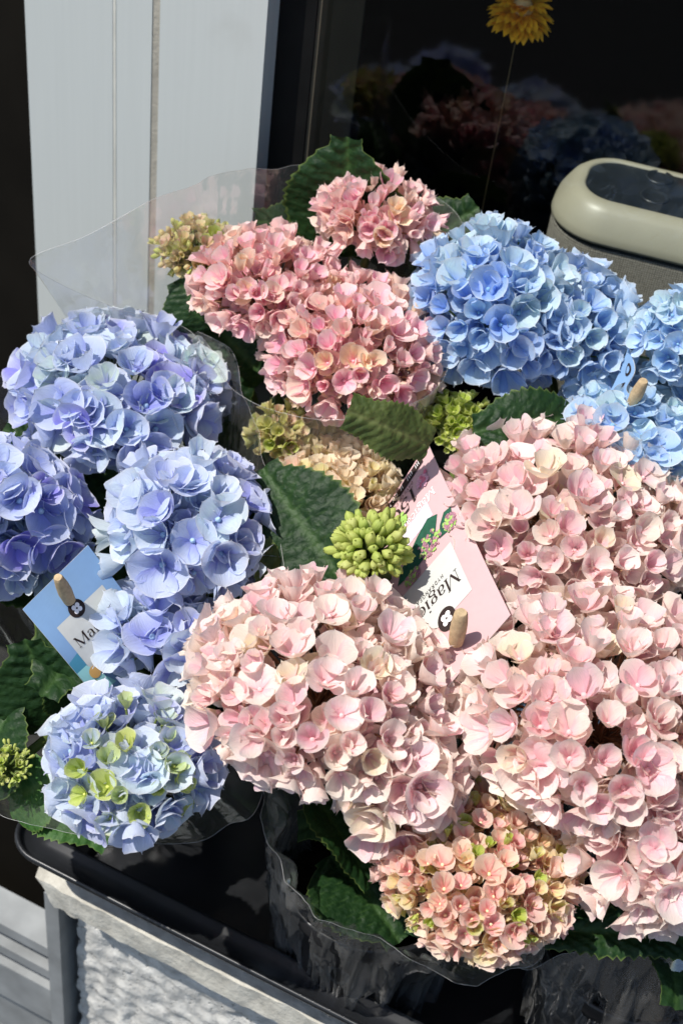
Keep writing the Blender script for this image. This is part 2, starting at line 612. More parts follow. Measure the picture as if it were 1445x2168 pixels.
# ------------------------------------------------------------------ slab, rough block, slats, tray
def rough_box(lo, hi, n, amp, freq, seed, chip=None):
    """Box with subdivided noisy faces."""
    b = MB()
    lo, hi = Vector(lo), Vector(hi)
    size = hi - lo
    for ax in range(3):
        u, v = (ax + 1) % 3, (ax + 2) % 3
        nu = max(2, int(size[u] * n))
        nv = max(2, int(size[v] * n))
        for side in (0, 1):
            rows = []
            for j in range(nv + 1):
                r = []
                for i in range(nu + 1):
                    p = Vector(lo)
                    p[ax] = hi[ax] if side else lo[ax]
                    p[u] = lo[u] + size[u] * i / nu
                    p[v] = lo[v] + size[v] * j / nv
                    q = (p + Vector((seed, 0, 0))) * freq
                    d = noise.noise_vector(q) * amp + noise.noise_vector(q * 2.7) * amp * 0.5
                    if chip:
                        d += chip(p)
                    r.append(p + d)
                rows.append(r)
            b.grid(rows, nu, nv, flip=(side == 0))
    return b


slab_y = 0.494
xs = aty(48, 1845, slab_y).x


def chip(p):
    t = max(0.0, 1 - (p.x - xs) / 0.05) * max(0.0, 1 - (p.y - slab_y) / 0.06) * (0.35 + 0.65 * max(0.0, min(1.0, -p.z / 0.03)))
    return Vector((0.028 * t, 0.0, 0))


sl = link('stone_slab', rough_box((xs, slab_y, -0.031), (1.2, 0.885, -0.003), 150, 0.0022, 60, 3.1, chip).mesh(), None, [M['slab']])
tag(sl, 'weathered grey stone slab with chipped corner under the black tray', 'slab')
xb = aty(160, 1975, 0.52).x
rb = link('rough_block', rough_box((xb, 0.522, -0.62), (0.30, 0.88, -0.032), 250, 0.0034, 80, 9.4).mesh(), None, [M['rough']])
tag(rb, 'rough whitewashed block wall carrying the stone slab', 'wall')

# grey metal slats to the left of the block
gr = thing('metal_grating', 'grey metal slatted grating beside the rough white block', 'grating', (xb - 0.3, 0.56, -0.62))
mbp = MB()
mbp.box((xb - 0.020, 0.508, -0.62), (xb - 0.007, 0.60, -0.045))
bevel(link('frame_post', mbp.mesh(smooth=False), gr, [M['galv']]), 0.003, 2)
for k, (z0, z1, y) in enumerate([(-0.168, -0.154, 0.52), (-0.204, -0.191, 0.52), (-0.285, -0.228, 0.522), (-0.40, -0.30, 0.545), (-0.55, -0.42, 0.545)]):
    b = MB()
    b.box((xb - 0.9, y, z0), (xb - 0.018, y + 0.03, z1))
    bevel(link('slat', b.mesh(smooth=False), gr, [M['galv']]), 0.005, 3)
b = MB()
b.box((xb - 0.9, 0.62, -0.62), (xb - 0.026, 0.64, -0.15))
link('back_plate', b.mesh(smooth=False), gr, [M['dark_door']])

# black tray: rounded rectangle profile swept
def rrect(x0, x1, y0, y1, r, n=8):
    out = []
    for cx, cy, a0 in ((x1 - r, y1 - r, 0), (x0 + r, y1 - r, 90), (x0 + r, y0 + r, 180), (x1 - r, y0 + r, 270)):
        for i in range(n + 1):
            a = math.radians(a0 + 90 * i / n)
            out.append((cx + r * math.cos(a), cy + r * math.sin(a)))
    return out


tray = thing('plant_tray', 'long black glossy plastic tray holding the potted hydrangeas', 'tray', (0.2, 0.7, 0))
TX0, TX1, TY0, TY1 = atz(6, 1775, 0.06).x, 1.0, 0.472, 0.885


def sweep(prof, name, mat, parent, r=0.028, n=8):
    """prof: (inset, z) list"""
    b = MB()
    rows = []
    for ins, z in prof:
        rows.append([(x, y, z) for x, y in rrect(TX0 + ins, TX1 - ins, TY0 + ins, TY1 - ins, max(0.004, r - ins), n)])
    b.grid(rows, len(rows[0]), len(rows) - 1, closed=True, flip=True)
    return link(name, b.mesh(), parent, [mat])


sweep([(0.013, 0.044), (0.002, 0.053), (0.0, 0.0575), (0.0007, 0.0600), (0.0022, 0.0606), (0.0040, 0.0590), (0.0055, 0.0546)], 'rim', M['tray'], tray)
sweep([(0.0055, 0.0545), (0.012, 0.0515), (0.022, 0.0505), (0.0255, 0.053), (0.0285, 0.0525), (0.031, 0.048), (0.040, 0.010), (0.046, 0.006)], 'inner_wall', M['tray'], tray)
sweep([(0.0131, 0.045), (0.032, 0.004), (0.036, 0.0)], 'outer_wall', M['tray'], tray)
b = MB()
b.poly([(x, y, 0.0065) for x, y in rrect(TX0 + 0.044, TX1 - 0.044, TY0 + 0.044, TY1 - 0.044, 0.01)])
link('base', b.mesh(smooth=False), tray, [M['tray']])

# ------------------------------------------------------------------ florets
def smooth01(x):
    x = max(0.0, min(1.0, x))
    return x * x * (3 - 2 * x)


def add_floret(b, R, a0, a1, refl, seed, width=0.66, npet=4, bead=True, xf=None, tint=None, nu=6, nv=7, bead_mi=1, ruffle=0.75, point=0.08):
    """A floret of broad overlapping sepals curved into a bowl round +Z."""
    r = random.Random(seed)
    if tint:
        b.cur_tint = tint
    ph0 = r.uniform(0, 6.28)
    for k in range(npet):
        outer = k % 2
        L = R * r.uniform(0.88, 1.1) * (1.05 if outer else 0.97)
        W = L * width * r.uniform(0.9, 1.12)
        A0 = math.radians(a0 + r.uniform(-6, 6))
        A1 = math.radians(a1 + r.uniform(-13, 13) - (7 if outer else 0))
        RF = math.radians(refl * r.uniform(0.3, 1.5))
        phi = ph0 + 2 * math.pi * k / npet + r.uniform(-0.16, 0.16)
        ns = 24
        tab = [(0.0, 0.0)]
        rr = zz = 0.0
        for s in range(ns):
            t = (s + 0.5) / ns * 1.25
            al = A0 + (A1 - A0) * smooth01(t * 1.5) - RF * smooth01((t - 0.72) / 0.4)
            rr += math.cos(al) * 1.25 / ns
            zz += math.sin(al) * 1.25 / ns
            tab.append((rr, zz))

        def look(x):
            x = max(0.0, min(1.249, x)) / 1.25 * ns
            i = int(x)
            f = x - i
            return tab[i][0] * (1 - f) + tab[i + 1][0] * f, tab[i][1] * (1 - f) + tab[i + 1][1] * f
        rp1, rp2 = r.uniform(0, 6.28), r.uniform(0, 6.28)
        cup = r.uniform(-0.02, 0.16) + (0.04 if not outer else -0.02)
        twist = r.uniform(-0.10, 0.10)
        pnt = point * r.uniform(0.3, 2.2)
        rn = r.random()
        pts, uvs, ats = [], [], []
        for j in range(nv + 1):
            v = j / nv
            v = 0.42 * v + 0.58 * math.sin(0.5 * math.pi * v)
            v2 = v * 0.997
            w = W * max(0.05, math.sin(math.pi * v2 ** 0.86) ** 0.58)
            row, ru, ra = [], [], []
            for i in range(nu + 1):
                u = -1 + 2 * i / nu
                a = v2 * L * (1 + pnt * (1 - abs(u)) ** 2 * v ** 4)
                l = u * w
                rho = math.hypot(a, l)
                th = math.atan2(l, a)
                pr, pz = look(rho / L)
                z = pz * L + (-0.035 * L if outer else 0.0)
                z += cup * L * (l / W) ** 2 + twist * l * v
                z += ruffle * 0.035 * L * v * v * math.sin(th * 4.5 + rp1) + ruffle * 0.02 * L * v ** 3 * math.sin(th * 9 + rp2)
                z -= 0.03 * L * math.exp(-(u / 0.18) ** 2) * v
                ang = phi + th * 0.95
                p = Vector((pr * L * math.cos(ang), pr * L * math.sin(ang), z))
                row.append(xf @ p if xf else p)
                ru.append((i / nu + k * 1.37, v + rn))
                ra.append((v, max(abs(u) * min(1.0, v * 2.2), v) ** 1.0, rn))
            pts.append(row)
            uvs.append(ru)
            ats.append(ra)
        b.grid(pts, nu, nv, uvs, ats, mi=0)
    if bead:
        rb_ = R * 0.105
        rows = []
        for j in range(5):
            th = math.pi * j / 4
            rows.append([(rb_ * max(0.05, math.sin(th)) * math.cos(2 * math.pi * i / 7), rb_ * max(0.05, math.sin(th)) * math.sin(2 * math.pi * i / 7), rb_ * 0.6 - rb_ * 1.1 * math.cos(th)) for i in range(7)])
        if xf:
            rows = [[xf @ Vector(p) for p in q] for q in rows]
        b.grid(rows, 7, 4, closed=True, mi=bead_mi)


def add_bud(b, L, seed, xf=None, tint=None):
    """Closed oval bud, four faint lobes, split tip."""
    r = random.Random(seed)
    if tint:
        b.cur_tint = tint
    n = 8
    prof = [(0.06, 0.0), (0.07, 0.14), (0.15, 0.34), (0.215, 0.58), (0.205, 0.8), (0.14, 0.95), (0.04, 1.0)]
    k1 = r.uniform(0.9, 1.15)
    bend = r.uniform(-0.12, 0.12)
    rows, ats = [], []
    for rr, z in prof:
        row = []
        for i in range(n):
            a = 2 * math.pi * i / n
            q = rr * k1 * (1 + 0.10 * math.cos(4 * a))
            zz = z + 0.05 * math.cos(2 * a) * (z > 0.9)
            p = Vector((q * math.cos(a) * L + bend * z * z * L, q * math.sin(a) * L, zz * L))
            row.append(xf @ p if xf else p)
        rows.append(row)
        ats.append([(0.3 + 0.6 * z, 0.0, 0.5)] * n)
    b.grid(rows, n, len(prof) - 1, None, ats, closed=True)


SHAPES = {
    'open': dict(a0=20, a1=42, refl=10, width=0.70),
    'cup': dict(a0=36, a1=62, refl=10, width=0.73),
    'deep': dict(a0=48, a1=74, refl=14, width=0.75),
    'tulip': dict(a0=55, a1=90, refl=6, width=0.68),
}
VAR = {}


def floret_mesh(shape, kind, k):
    key = (shape, kind, k)
    if key not in VAR:
        b = MB()
        if shape == 'bud':
            add_bud(b, 1.0, 900 + k)
        else:
            s = SHAPES[shape]
            add_floret(b, 1.0, s['a0'], s['a1'], s['refl'], 31 * k + len(shape) * 101, s['width'])
        me = b.mesh('floret', attrs=True)
        me.materials.append(M['petal_' + kind])
        me.materials.append(M['bead_' + kind])
        VAR[key] = me
    return VAR[key]


def jitter(c, r, dv=0.06, hue=0.03):
    k = 1 + r.uniform(-dv, dv)
    return tuple(max(0, min(1, x * k * (1 + r.uniform(-hue, hue)))) for x in c[:3]) + (1.0,)


P = srgb
PAL = {
    'pink': [(P(249, 222, 224), 5), (P(250, 229, 228), 5), (P(246, 208, 213), 3), (P(250, 233, 224), 2), (P(247, 235, 208), 0.6)],
    'rose': [(P(251, 212, 220), 5), (P(251, 220, 223), 4), (P(249, 200, 214), 3), (P(250, 225, 211), 3), (P(247, 226, 190), 1)],
    'violet': [(P(192, 202, 240), 5), (P(178, 186, 236), 4), (P(202, 214, 241), 4), (P(158, 152, 226), 3), (P(208, 224, 232), 5), (P(216, 230, 220), 2)],
    'violet_pale': [(P(204, 213, 241), 5), (P(213, 222, 242), 4), (P(190, 196, 238), 3), (P(216, 229, 236), 5), (P(222, 233, 222), 1)],
    'sky': [(P(188, 214, 244), 5), (P(198, 221, 244), 4), (P(172, 200, 241), 4), (P(206, 226, 232), 3)],
    'sky_pale': [(P(198, 224, 245), 5), (P(190, 219, 244), 4), (P(210, 232, 234), 4)],
    'young': [(P(248, 214, 204), 5), (P(248, 222, 200), 4), (P(238, 220, 166), 2), (P(246, 200, 196), 3), (P(218, 222, 134), 2)],
    'cream': [(P(246, 230, 202), 5), (P(247, 222, 206), 3), (P(238, 228, 172), 2)],
    'green': [(P(196, 212, 96), 5), (P(210, 220, 118), 4), (P(182, 204, 84), 3), (P(220, 220, 142), 2)],
    'mixgreen': [(P(222, 216, 140), 4), (P(240, 214, 172), 3), (P(202, 212, 108), 3), (P(244, 206, 188), 3)],
    'bluegreen': [(P(214, 222, 132), 6), (P(208, 222, 172), 4), (P(200, 216, 226), 1)],
}


def pick(pal, r):
    tot = sum(w for _, w in PAL[pal])
    x = r.random() * tot
    for c, w in PAL[pal]:
        x -= w
        if x <= 0:
            return c
    return PAL[pal][0][0]


def basis(n, spin):
    q = Vector((0, 0, 1)).rotation_difference(n)
    return q @ Quaternion((0, 0, 1), spin)


ALL_HEADS = []


def flower_head(plant, cx, cy, hw, hh, z, kind, R, pal=None, shapes=(('cup', 1),), seed=1, tight=0.97, stem_to=None,
                low=-0.45, bmax=1.15, bmin=0.5, name='flower_head', label=None, tilt=None, young=None, size_var=0.16, fill=1.0, zb=None, drops=14):
    """One mophead: florets spread over an ellipsoid seen at pixel (cx,cy)."""
    r = random.Random(seed * 77 + 5)
    pal = pal or kind
    if shapes[0][0] != 'bud':
        R *= 1.0
    c = atz(cx, cy, z)
    dist = (c - CAM).length
    view = (c - CAM).normalized()
    sp = -view.z
    cp = math.sqrt(1 - sp * sp)
    k = dist / F
    shrink = 0.45 if shapes[0][0] == 'bud' else 0.72
    a = hw * k - shrink * R
    H = hh * k - shrink * R
    bb = math.sqrt(max(H * H - (a * sp) ** 2, 1e-8)) / cp
    bb = max(bmin * a, min(bmax * a, bb))
    # the head's core: branching stalks, one mesh that carries the florets
    mbk = MB()
    root = c - Vector((0, 0, bb * 0.85))
    area = 4 * math.pi * ((a ** 1.6 * a ** 1.6 + 2 * a ** 1.6 * bb ** 1.6) / 3) ** (1 / 1.6)
    n = int(area / ((tight * R) ** 2 * 0.87))
    spots = []
    ga = math.pi * (3 - math.sqrt(5))
    for i in range(n):
        zz = 1 - 2 * (i + 0.5) / n
        rad = math.sqrt(1 - zz * zz)
        th = i * ga + seed
        d = Vector((rad * math.cos(th), rad * math.sin(th), zz))
        jit = tight * R / max(a, 1e-3) * 0.34
        d = (d + Vector((r.uniform(-1, 1), r.uniform(-1, 1), r.uniform(-1, 1))) * jit).normalized()
        p = Vector((d.x * a, d.y * a, d.z * bb))
        nn = Vector((d.x / a, d.y / a, d.z / bb)).normalized()
        if d.z < low:
            continue
        spots.append((p, nn, d))
    # inner layer
    inner = MB()
    ni = 0
    for (p, nn, d) in spots + [sp_ for sp_ in spots if r.random() < 0.35]:
        if r.random() > fill:
            continue
        q = Vector((r.uniform(-1, 1), r.uniform(-1, 1), r.uniform(-1, 1))) * R * 0.6
        pos = c + p * 0.84 + q - nn * R * 0.6
        rot = basis((nn + q * 12).normalized(), r.uniform(0, 6.28))
        xf = Matrix.Translation(pos) @ rot.to_matrix().to_4x4() @ Matrix.Scale(R * 0.92, 4)
        s = SHAPES['cup']
        add_floret(inner, 1.0, s['a0'], s['a1'], s['refl'], seed * 1000 + ni, s['width'], xf=xf, tint=jitter(pick(pal, r), r)[:3], nu=4, nv=4, bead=False)
        ni += 1
    out = []
    for (p, nn, d) in spots:
        wp = c + p
        if nn.dot((CAM - wp).normalized()) < -0.27:
            continue
        wander = Vector((r.uniform(-1, 1), r.uniform(-1, 1), r.uniform(-1, 1))) * 0.20
        ax = (nn + wander + Vector((0, 0, 0.12))).normalized()
        sh = r.choices([s[0] for s in shapes], [s[1] for s in shapes])[0]
        knd, pl = kind, pal
        sc = R * (1 + r.uniform(-size_var, size_var))
        if young:
            y = young(d, r)
            if y:
                knd, pl, sh, sc = y[0], y[1], y[2], sc * y[3]
        dep = r.uniform(-0.34, 0.04) * R
        out.append((wp + nn * dep - ax * sc * 0.10, ax, sh, sc, knd, pl))
        # pedicel
        e = wp + nn * dep
        mbk.tube([root + Vector((r.uniform(-1, 1), r.uniform(-1, 1), 0)) * 0.004, root.lerp(e, 0.55) + Vector((0, 0, 0.1 * bb)), e], [0.0010, 0.0008, 0.0008], 4)
    core = link(name, mbk.mesh(), plant, [M['stalk_pink'] if kind in ('pink', 'rose', 'young', 'cream') else M['stem']])
    if label:
        core['label'] = label
    if ni:
        o = link('inner_florets', inner.mesh(attrs=True, tints=True), core, [M['inner_' + kind], M['bead_' + kind]])
        o.location = (0, 0, 0)
        o['kind'] = 'stuff'
    base = core.location.copy()
    off = Vector((0, 0, 0))
    q = core
    while q is not None:
        off += q.location
        q = q.parent
    for (pos, ax, sh, sc, knd, pl) in out:
        me = floret_mesh(sh, knd, r.randrange(9))
        o = bpy.data.objects.new('bud' if sh == 'bud' else 'floret', me)
        COL.objects.link(o)
        o.parent = core
        o.location = pos - off
        o.rotation_mode = 'QUATERNION'
        o.rotation_quaternion = basis(ax, r.uniform(0, 6.28))
        o.scale = (sc * r.uniform(0.9, 1.1), sc * r.uniform(0.9, 1.1), sc * r.uniform(0.85, 1.15))
        o.color = jitter(pick(pl, r), r)
    # beads of water caught on the florets
    if drops:
        md = MB()
        for _ in range(drops):
            pos, ax, sh, sc, knd, pl = r.choice(out)
            side = ax.orthogonal().normalized()
            side = Quaternion(ax, r.uniform(0, 6.28)) @ side
            for _k in range(r.choice((1, 1, 2, 3))):
                rad = r.uniform(0.0004, 0.0011)
                ctr = pos + ax * sc * r.uniform(0.2, 0.55) + side * sc * r.uniform(0.3, 0.62) + Vector((r.uniform(-1, 1), r.uniform(-1, 1), r.uniform(-1, 1))) * sc * 0.12
                md.lathe([(0.05 * rad, -rad), (0.75 * rad, -0.66 * rad), (rad, 0), (0.75 * rad, 0.66 * rad), (0.05 * rad, rad)], ctr, 7)
        o = link('water_drops', md.mesh(), core, [M['drop']])
        o.location = (0, 0, 0)
        o['kind'] = 'stuff'
    # stem from pot to head
    if stem_to is not None:
        s = Vector(stem_to)
        ms = MB()
        pts = []
        for i in range(9):
            t = i / 8
            h = s.lerp(Vector((root.x, root.y, s.z)), t ** 1.4)
            pts.append((h.x, h.y, s.z + (root.z - s.z) * t ** 0.8))
        ms.tube(pts, [0.0042 - 0.0012 * i / 8 for i in range(9)], 7)
        link('stem', ms.mesh(), plant, [M['stem']])
    ALL_HEADS.append((c, a, bb))
    return core


# ------------------------------------------------------------------ leaves
def leaf_mesh(base, tip, normal, width, mat, seed, droop=0.12, fold=0.18, curl=0.0, teeth=15, nu=14, nv=64):
    r = random.Random(seed)
    base, tip = Vector(base), Vector(tip)
    ex = tip - base
    L = ex.length
    ex.normalize()
    ez = (Vector(normal) - ex * Vector(normal).dot(ex)).normalized()
    ey = ez.cross(ex)
    b = MB()
    pts, ats, uvs = [], [], []
    ph = r.uniform(0, 6.28)
    for j in range(nv + 1):
        v = j / nv
        prof = (math.sin(math.pi * min(1, v ** 0.88)) ** 0.66) * (1 - 0.2 * v) * 1.12
        if v > 0.88:
            prof *= 0.6 + 0.4 * (1 - v) / 0.12
        w = max(0.012, width * 0.5 * prof)
        row, ra, ru = [], [], []
        for i in range(nu + 1):
            u = -1 + 2 * i / nu
            au = abs(u)
            y = u * w
            x = v * L
            if i in (0, nu):
                tt = (v * teeth + 0.1 * math.sin(v * 40 + ph)) % 1.0
                tooth = (1 - tt) * 0.040 * L * (0.3 + prof)
                y += math.copysign(tooth * 0.9 - 0.008 * L, u)
                x += (1 - tt) * 0.012 * L
            s = v - 0.30 * au * w / (0.5 * width + 1e-6) * 0.9
            fr = (s * 9 + 0.5 * (u > 0)) % 1.0
            dv = min(fr, 1 - fr)
            veinf = math.exp(-(dv / 0.065) ** 2) * (1 - au * 0.5)
            mid = math.exp(-(u * w / (0.022 * L)) ** 2)
            quilt = 0.028 * L * math.sin(math.pi * fr) ** 0.7 * math.sin(math.pi * min(1, au * 1.02)) ** 0.6
            small = 0.006 * L * noise.noise(Vector((x * 150, y * 150, seed))) + 0.004 * L * noise.noise(Vector((x * 380, y * 380, seed)))
            z = quilt + small - 0.006 * L * mid - droop * L * (2 * v - 1) ** 2 + droop * L + fold * au * w * (1 + 0.1 * math.sin(v * 9 + ph))
            z += curl * L * v * v + 0.02 * L * au * math.sin(v * 11 + ph + u)
            row.append(base + ex * x + ey * y + ez * (z - droop * L))
            ra.append((max(veinf * 0.8, mid), 1.0 if i in (0, nu) else au * 0.85, r.random() * 0.1))
            ru.append((i / nu, v))
        pts.append(row)
        ats.append(ra)
        uvs.append(ru)
    b.grid(pts, nu, nv, uvs, ats)
    me = b.mesh(attrs=True)
    me.materials.append(mat)
    return me


def leaf_px(plant, b_px, t_px, zb, zt, width, mat, seed, normal=None, stalk_to=None, **kw):
    base, tip = atz(b_px[0], b_px[1], zb), atz(t_px[0], t_px[1], zt)
    n = Vector(normal) if normal is not None else (CAM - (base + tip) / 2)
    o = link('leaf', leaf_mesh(base, tip, n, width, mat, seed, **kw), plant)
    if stalk_to is not None:
        m = MB()
        s = Vector(stalk_to)
        m.tube([s, s.lerp(base, 0.5) + Vector((0, 0, 0.01)), base], [0.002, 0.0017, 0.0014], 6)
        link('leaf_stalk', m.mesh(), plant, [M['stem']])
    return o


def filler_leaves(plant, pot, n, zr, rr, seed, mat=None):
    r = random.Random(seed)
    for i in range(n):
        a = 2 * math.pi * i / n + r.uniform(-0.4, 0.4)
        z = r.uniform(*zr)
        rad = r.uniform(*rr)
        d = Vector((math.cos(a), math.sin(a), 0))
        base = Vector((pot[0], pot[1], z)) + d * rad * 0.28
        tip = Vector((pot[0], pot[1], z + r.uniform(-0.03, 0.03))) + d * rad
        nrm = Vector((r.uniform(-0.3, 0.3), r.uniform(-0.3, 0.3), 1))
        link('leaf', leaf_mesh(base, tip, nrm, (tip - base).length * r.uniform(0.62, 0.8), mat or M['leaf'], seed * 50 + i, droop=r.uniform(0.05, 0.2), nu=8, nv=36, teeth=12), plant)


def plant_root(label, x, y, kindword='hydrangea', pot_print=False):
    p = thing('potted_hydrangea', label, 'hydrangea', (x, y, 0.007), 'potted hydrangeas in the tray')
    m = MB()
    m.lathe([(0.001, 0.0), (0.047, 0.0), (0.049, 0.004), (0.060, 0.105), (0.0615, 0.107), (0.064, 0.108), (0.065, 0.112), (0.065, 0.122), (0.064, 0.1235), (0.062, 0.1235), (0.0612, 0.120), (0.058, 0.090)], (x, y, 0.007), 40)
    link('pot', m.mesh(), p, [M['pot']])
    m = MB()
    rows = []
    for j in range(7):
        rad = 0.0585 * j / 6
        rows.append([(x + rad * math.cos(2 * math.pi * i / 24), y + rad * math.sin(2 * math.pi * i / 24), 0.116 + 0.004 * noise.noise(Vector((rad * math.cos(i) * 90, rad * math.sin(i) * 90, x)))) for i in range(24)])
    m.grid(rows, 24, 6, closed=True)
    link('soil', m.mesh(), p, [M['soil']])
    return p, Vector((x, y, 0.118))


# ---- A: violet-blue plant on the left
A, sA = plant_root('violet blue hydrangea in clear film at the left beside the blue card', -0.365, 0.605)
vs = (('open', 4), ('cup', 4), ('deep', 1))
flower_head(A, 255, 822, 235, 168, 0.335, 'violet', 0.0215, shapes=vs, seed=1, stem_to=sA, drops=4)
flower_head(A, 20, 1100, 180, 200, 0.30, 'violet', 0.020, shapes=vs, seed=2, stem_to=sA, drops=4)
flower_head(A, 402, 1115, 200, 190, 0.315, 'violet', 0.0205, 'violet_pale', shapes=vs, seed=3, stem_to=sA, drops=5)
flower_head(A, 345, 1335, 150, 120, 0.275, 'violet', 0.0195, 'violet_pale', shapes=(('open', 3), ('cup', 3)), seed=4, stem_to=sA, drops=3)


def young_a(d, r):
    if r.random() < (0.93 if d.dot(Vector((0.31, -0.52, 0.79))) > 0.6 else 0.1):
        return ('green', 'bluegreen', r.choice(('cup', 'deep')), 0.62)
    return None


flower_head(A, 284, 1608, 206, 184, 0.262, 'violet', 0.0185, 'violet_pale', shapes=(('open', 3), ('cup', 2)), seed=5, stem_to=sA, young=young_a, tight=0.88, drops=6)
flower_head(A, 12, 1620, 58, 50, 0.225, 'green', 0.0045, shapes=(('bud', 1),), seed=6, stem_to=sA, tight=1.5, drops=0, label='tight yellow green bud cluster on a dark leaf')

# ---- B: rose pink plant at the back
B, sB = plant_root('deep rose pink hydrangea at the back against the dark window', -0.335, 0.775)
rs = (('cup', 2), ('deep', 4), ('tulip', 2))
flower_head(B, 568, 606, 172, 135, 0.395, 'rose', 0.0135, shapes=rs, seed=11, tight=1.02, stem_to=sB, drops=6)
flower_head(B, 745, 735, 208, 170, 0.375, 'rose', 0.0138, shapes=rs, seed=12, tight=1.02, stem_to=sB, drops=14)


def young_b3(d, r):
    return ('green', 'mixgreen', 'bud', 0.9) if (d.z < -0.1 and r.random() < 0.4) else None


flower_head(B, 800, 452, 138, 92, 0.435, 'rose', 0.0150, shapes=(('tulip', 3), ('deep', 3)), seed=13, stem_to=sB, low=-0.45, tight=0.85, young=young_b3, drops=2)
flower_head(B, 418, 528, 98, 66, 0.40, 'green', 0.0088, 'mixgreen', shapes=(('tulip', 3), ('deep', 2), ('bud', 2)), seed=14, stem_to=sB, drops=0)
flower_head(B, 595, 915, 75, 70, 0.33, 'green', 0.0095, 'mixgreen', shapes=(('deep', 2), ('tulip', 2)), seed=15, stem_to=sB, drops=0)

# ---- C: sky-blue plant back right
C, sC = plant_root('sky blue hydrangea at the back right in front of the speaker', -0.115, 0.835)
ss = (('cup', 4), ('deep', 3), ('open', 1))
flower_head(C, 1045, 655, 200, 190, 0.40, 'sky', 0.0165, shapes=ss, seed=21, stem_to=sC, drops=5)
flower_head(C, 1185, 690, 172, 158, 0.393, 'sky', 0.0160, 'sky', shapes=ss, seed=22, stem_to=sC, drops=3)
flower_head(C, 1432, 720, 112, 118, 0.415, 'sky', 0.0135, 'sky_pale', shapes=(('open', 3), ('cup', 3)), seed=23, stem_to=sC, drops=3)
flower_head(C, 1350, 905, 185, 105, 0.36, 'sky', 0.0155, 'sky_pale', shapes=(('open', 2), ('cup', 3)), seed=24, stem_to=sC, drops=2)

# ---- E: pale pink plant, middle right, with the green buds
E_, sE = plant_root('pale pink hydrangea behind the pink card with green bud clusters', -0.165, 0.700)
ps = (('cup', 5), ('deep', 5), ('open', 1))
flower_head(E_, 1210, 1078, 292, 215, 0.335, 'pink', 0.0168, shapes=ps, seed=31, stem_to=sE, drops=34)
flower_head(E_, 715, 1040, 150, 100, 0.315, 'cream', 0.0105, shapes=(('deep', 3), ('tulip', 3), ('cup', 2)), seed=32, stem_to=sE, drops=2)
flower_head(E_, 786, 1160, 76, 70, 0.345, 'green', 0.0125, 'green', shapes=(('bud', 1),), seed=33, stem_to=sE, tight=0.36, low=-0.3, drops=4, fill=0, label='tight cluster of closed lime green buds')
flower_head(E_, 968, 898, 76, 74, 0.345, 'green', 0.0085, 'green', shapes=(('deep', 3), ('tulip', 3)), seed=34, stem_to=sE, drops=4, label='lime green cluster of half open young florets')

# ---- D: pale pink plant in front
D, sD = plant_root('pale pink hydrangea in the centre foreground with a young peach cluster', -0.145, 0.545)
flower_head(D, 678, 1438, 294, 238, 0.312, 'pink', 0.0172, shapes=ps, seed=41, stem_to=sD, drops=30)
flower_head(D, 845, 1640, 165, 172, 0.285, 'pink', 0.0180, shapes=(('open', 3), ('cup', 4)), seed=42, stem_to=sD, drops=8)


def young_d5(d, r):
    return ('green', 'green', r.choice(('deep', 'tulip')), 0.72) if r.random() < 0.22 else None


flower_head(D, 1012, 1825, 222, 172, 0.245, 'young', 0.0108, shapes=(('deep', 3), ('cup', 4), ('tulip', 1)), seed=43, stem_to=sD, tight=0.9, young=young_d5, drops=10, size_var=0.22)

# ---- G: pale pink plant front right
G, sG = plant_root('pale pink hydrangea at the right edge of the foreground', 0.030, 0.585)
flower_head(G, 1285, 1490, 325, 255, 0.315, 'pink', 0.0178, shapes=ps, seed=51, stem_to=sG, drops=40)
flower_head(G, 1380, 1800, 185, 180, 0.275, 'pink', 0.0172, shapes=ps, seed=52, stem_to=sG, drops=12)

# leaves that show
leaf_px(E_, (720, 1225), (553, 990), 0.315, 0.345, 0.072, M['leaf'], 1, normal=Vector((0.35, -0.75, 0.55)), stalk_to=sE, droop=0.03, fold=0.10)
leaf_px(B, (742, 545), (732, 292), 0.39, 0.482, 0.092, M['leaf'], 2, normal=Vector((0.0, -1, 0.45)), stalk_to=sB, droop=0.02)
leaf_px(B, (700, 520), (556, 455), 0.37, 0.41, 0.045, M['leaf'], 3, normal=Vector((0, -0.5, 1)))
leaf_px(B, (850, 560), (1000, 440), 0.37, 0.43, 0.06, M['leaf'], 4, normal=Vector((0.2, -0.6, 0.7)))
leaf_px(B, (440, 700), (380, 590), 0.36, 0.39, 0.05, M['leaf'], 5, normal=Vector((-0.3, -0.6, 0.7)))
leaf_px(B, (560, 800), (430, 660), 0.33, 0.36, 0.06, M['leaf'], 6, normal=Vector((-0.3, -0.4, 0.8)))
leaf_px(E_, (915, 945), (740, 872), 0.375, 0.405, 0.034, M['leaf_olive'], 7, normal=Vector((0.1, -0.75, 0.62)), droop=0.06, fold=-0.12)
leaf_px(C, (1010, 905), (1262, 878), 0.37, 0.368, 0.042, M['leaf'], 8, normal=Vector((0.1, -0.55, 0.85)), droop=0.10)
leaf_px(C, (940, 905), (1010, 850), 0.33, 0.34, 0.04, M['leaf'], 9, normal=Vector((0.1, -0.5, 0.8)))
leaf_px(A, (150, 1560), (50, 1360), 0.20, 0.27, 0.075, M['leaf'], 10, normal=Vector((-0.1, -0.55, 0.8)), droop=0.05)
leaf_px(A, (-60, 1700), (20, 1480), 0.185, 0.225, 0.07, M['leaf'], 11, normal=Vector((-0.3, -0.3, 0.9)), droop=0.08)
leaf_px(A, (10, 1700), (135, 1640), 0.185, 0.215, 0.05, M['leaf_young'], 12, normal=Vector((0.2, -0.5, 0.8)), droop=0.1)
leaf_px(A, (60, 1640), (235, 1770), 0.19, 0.19, 0.05, M['leaf_young'], 13, normal=Vector((0.0, -0.4, 0.9)), droop=0.1)
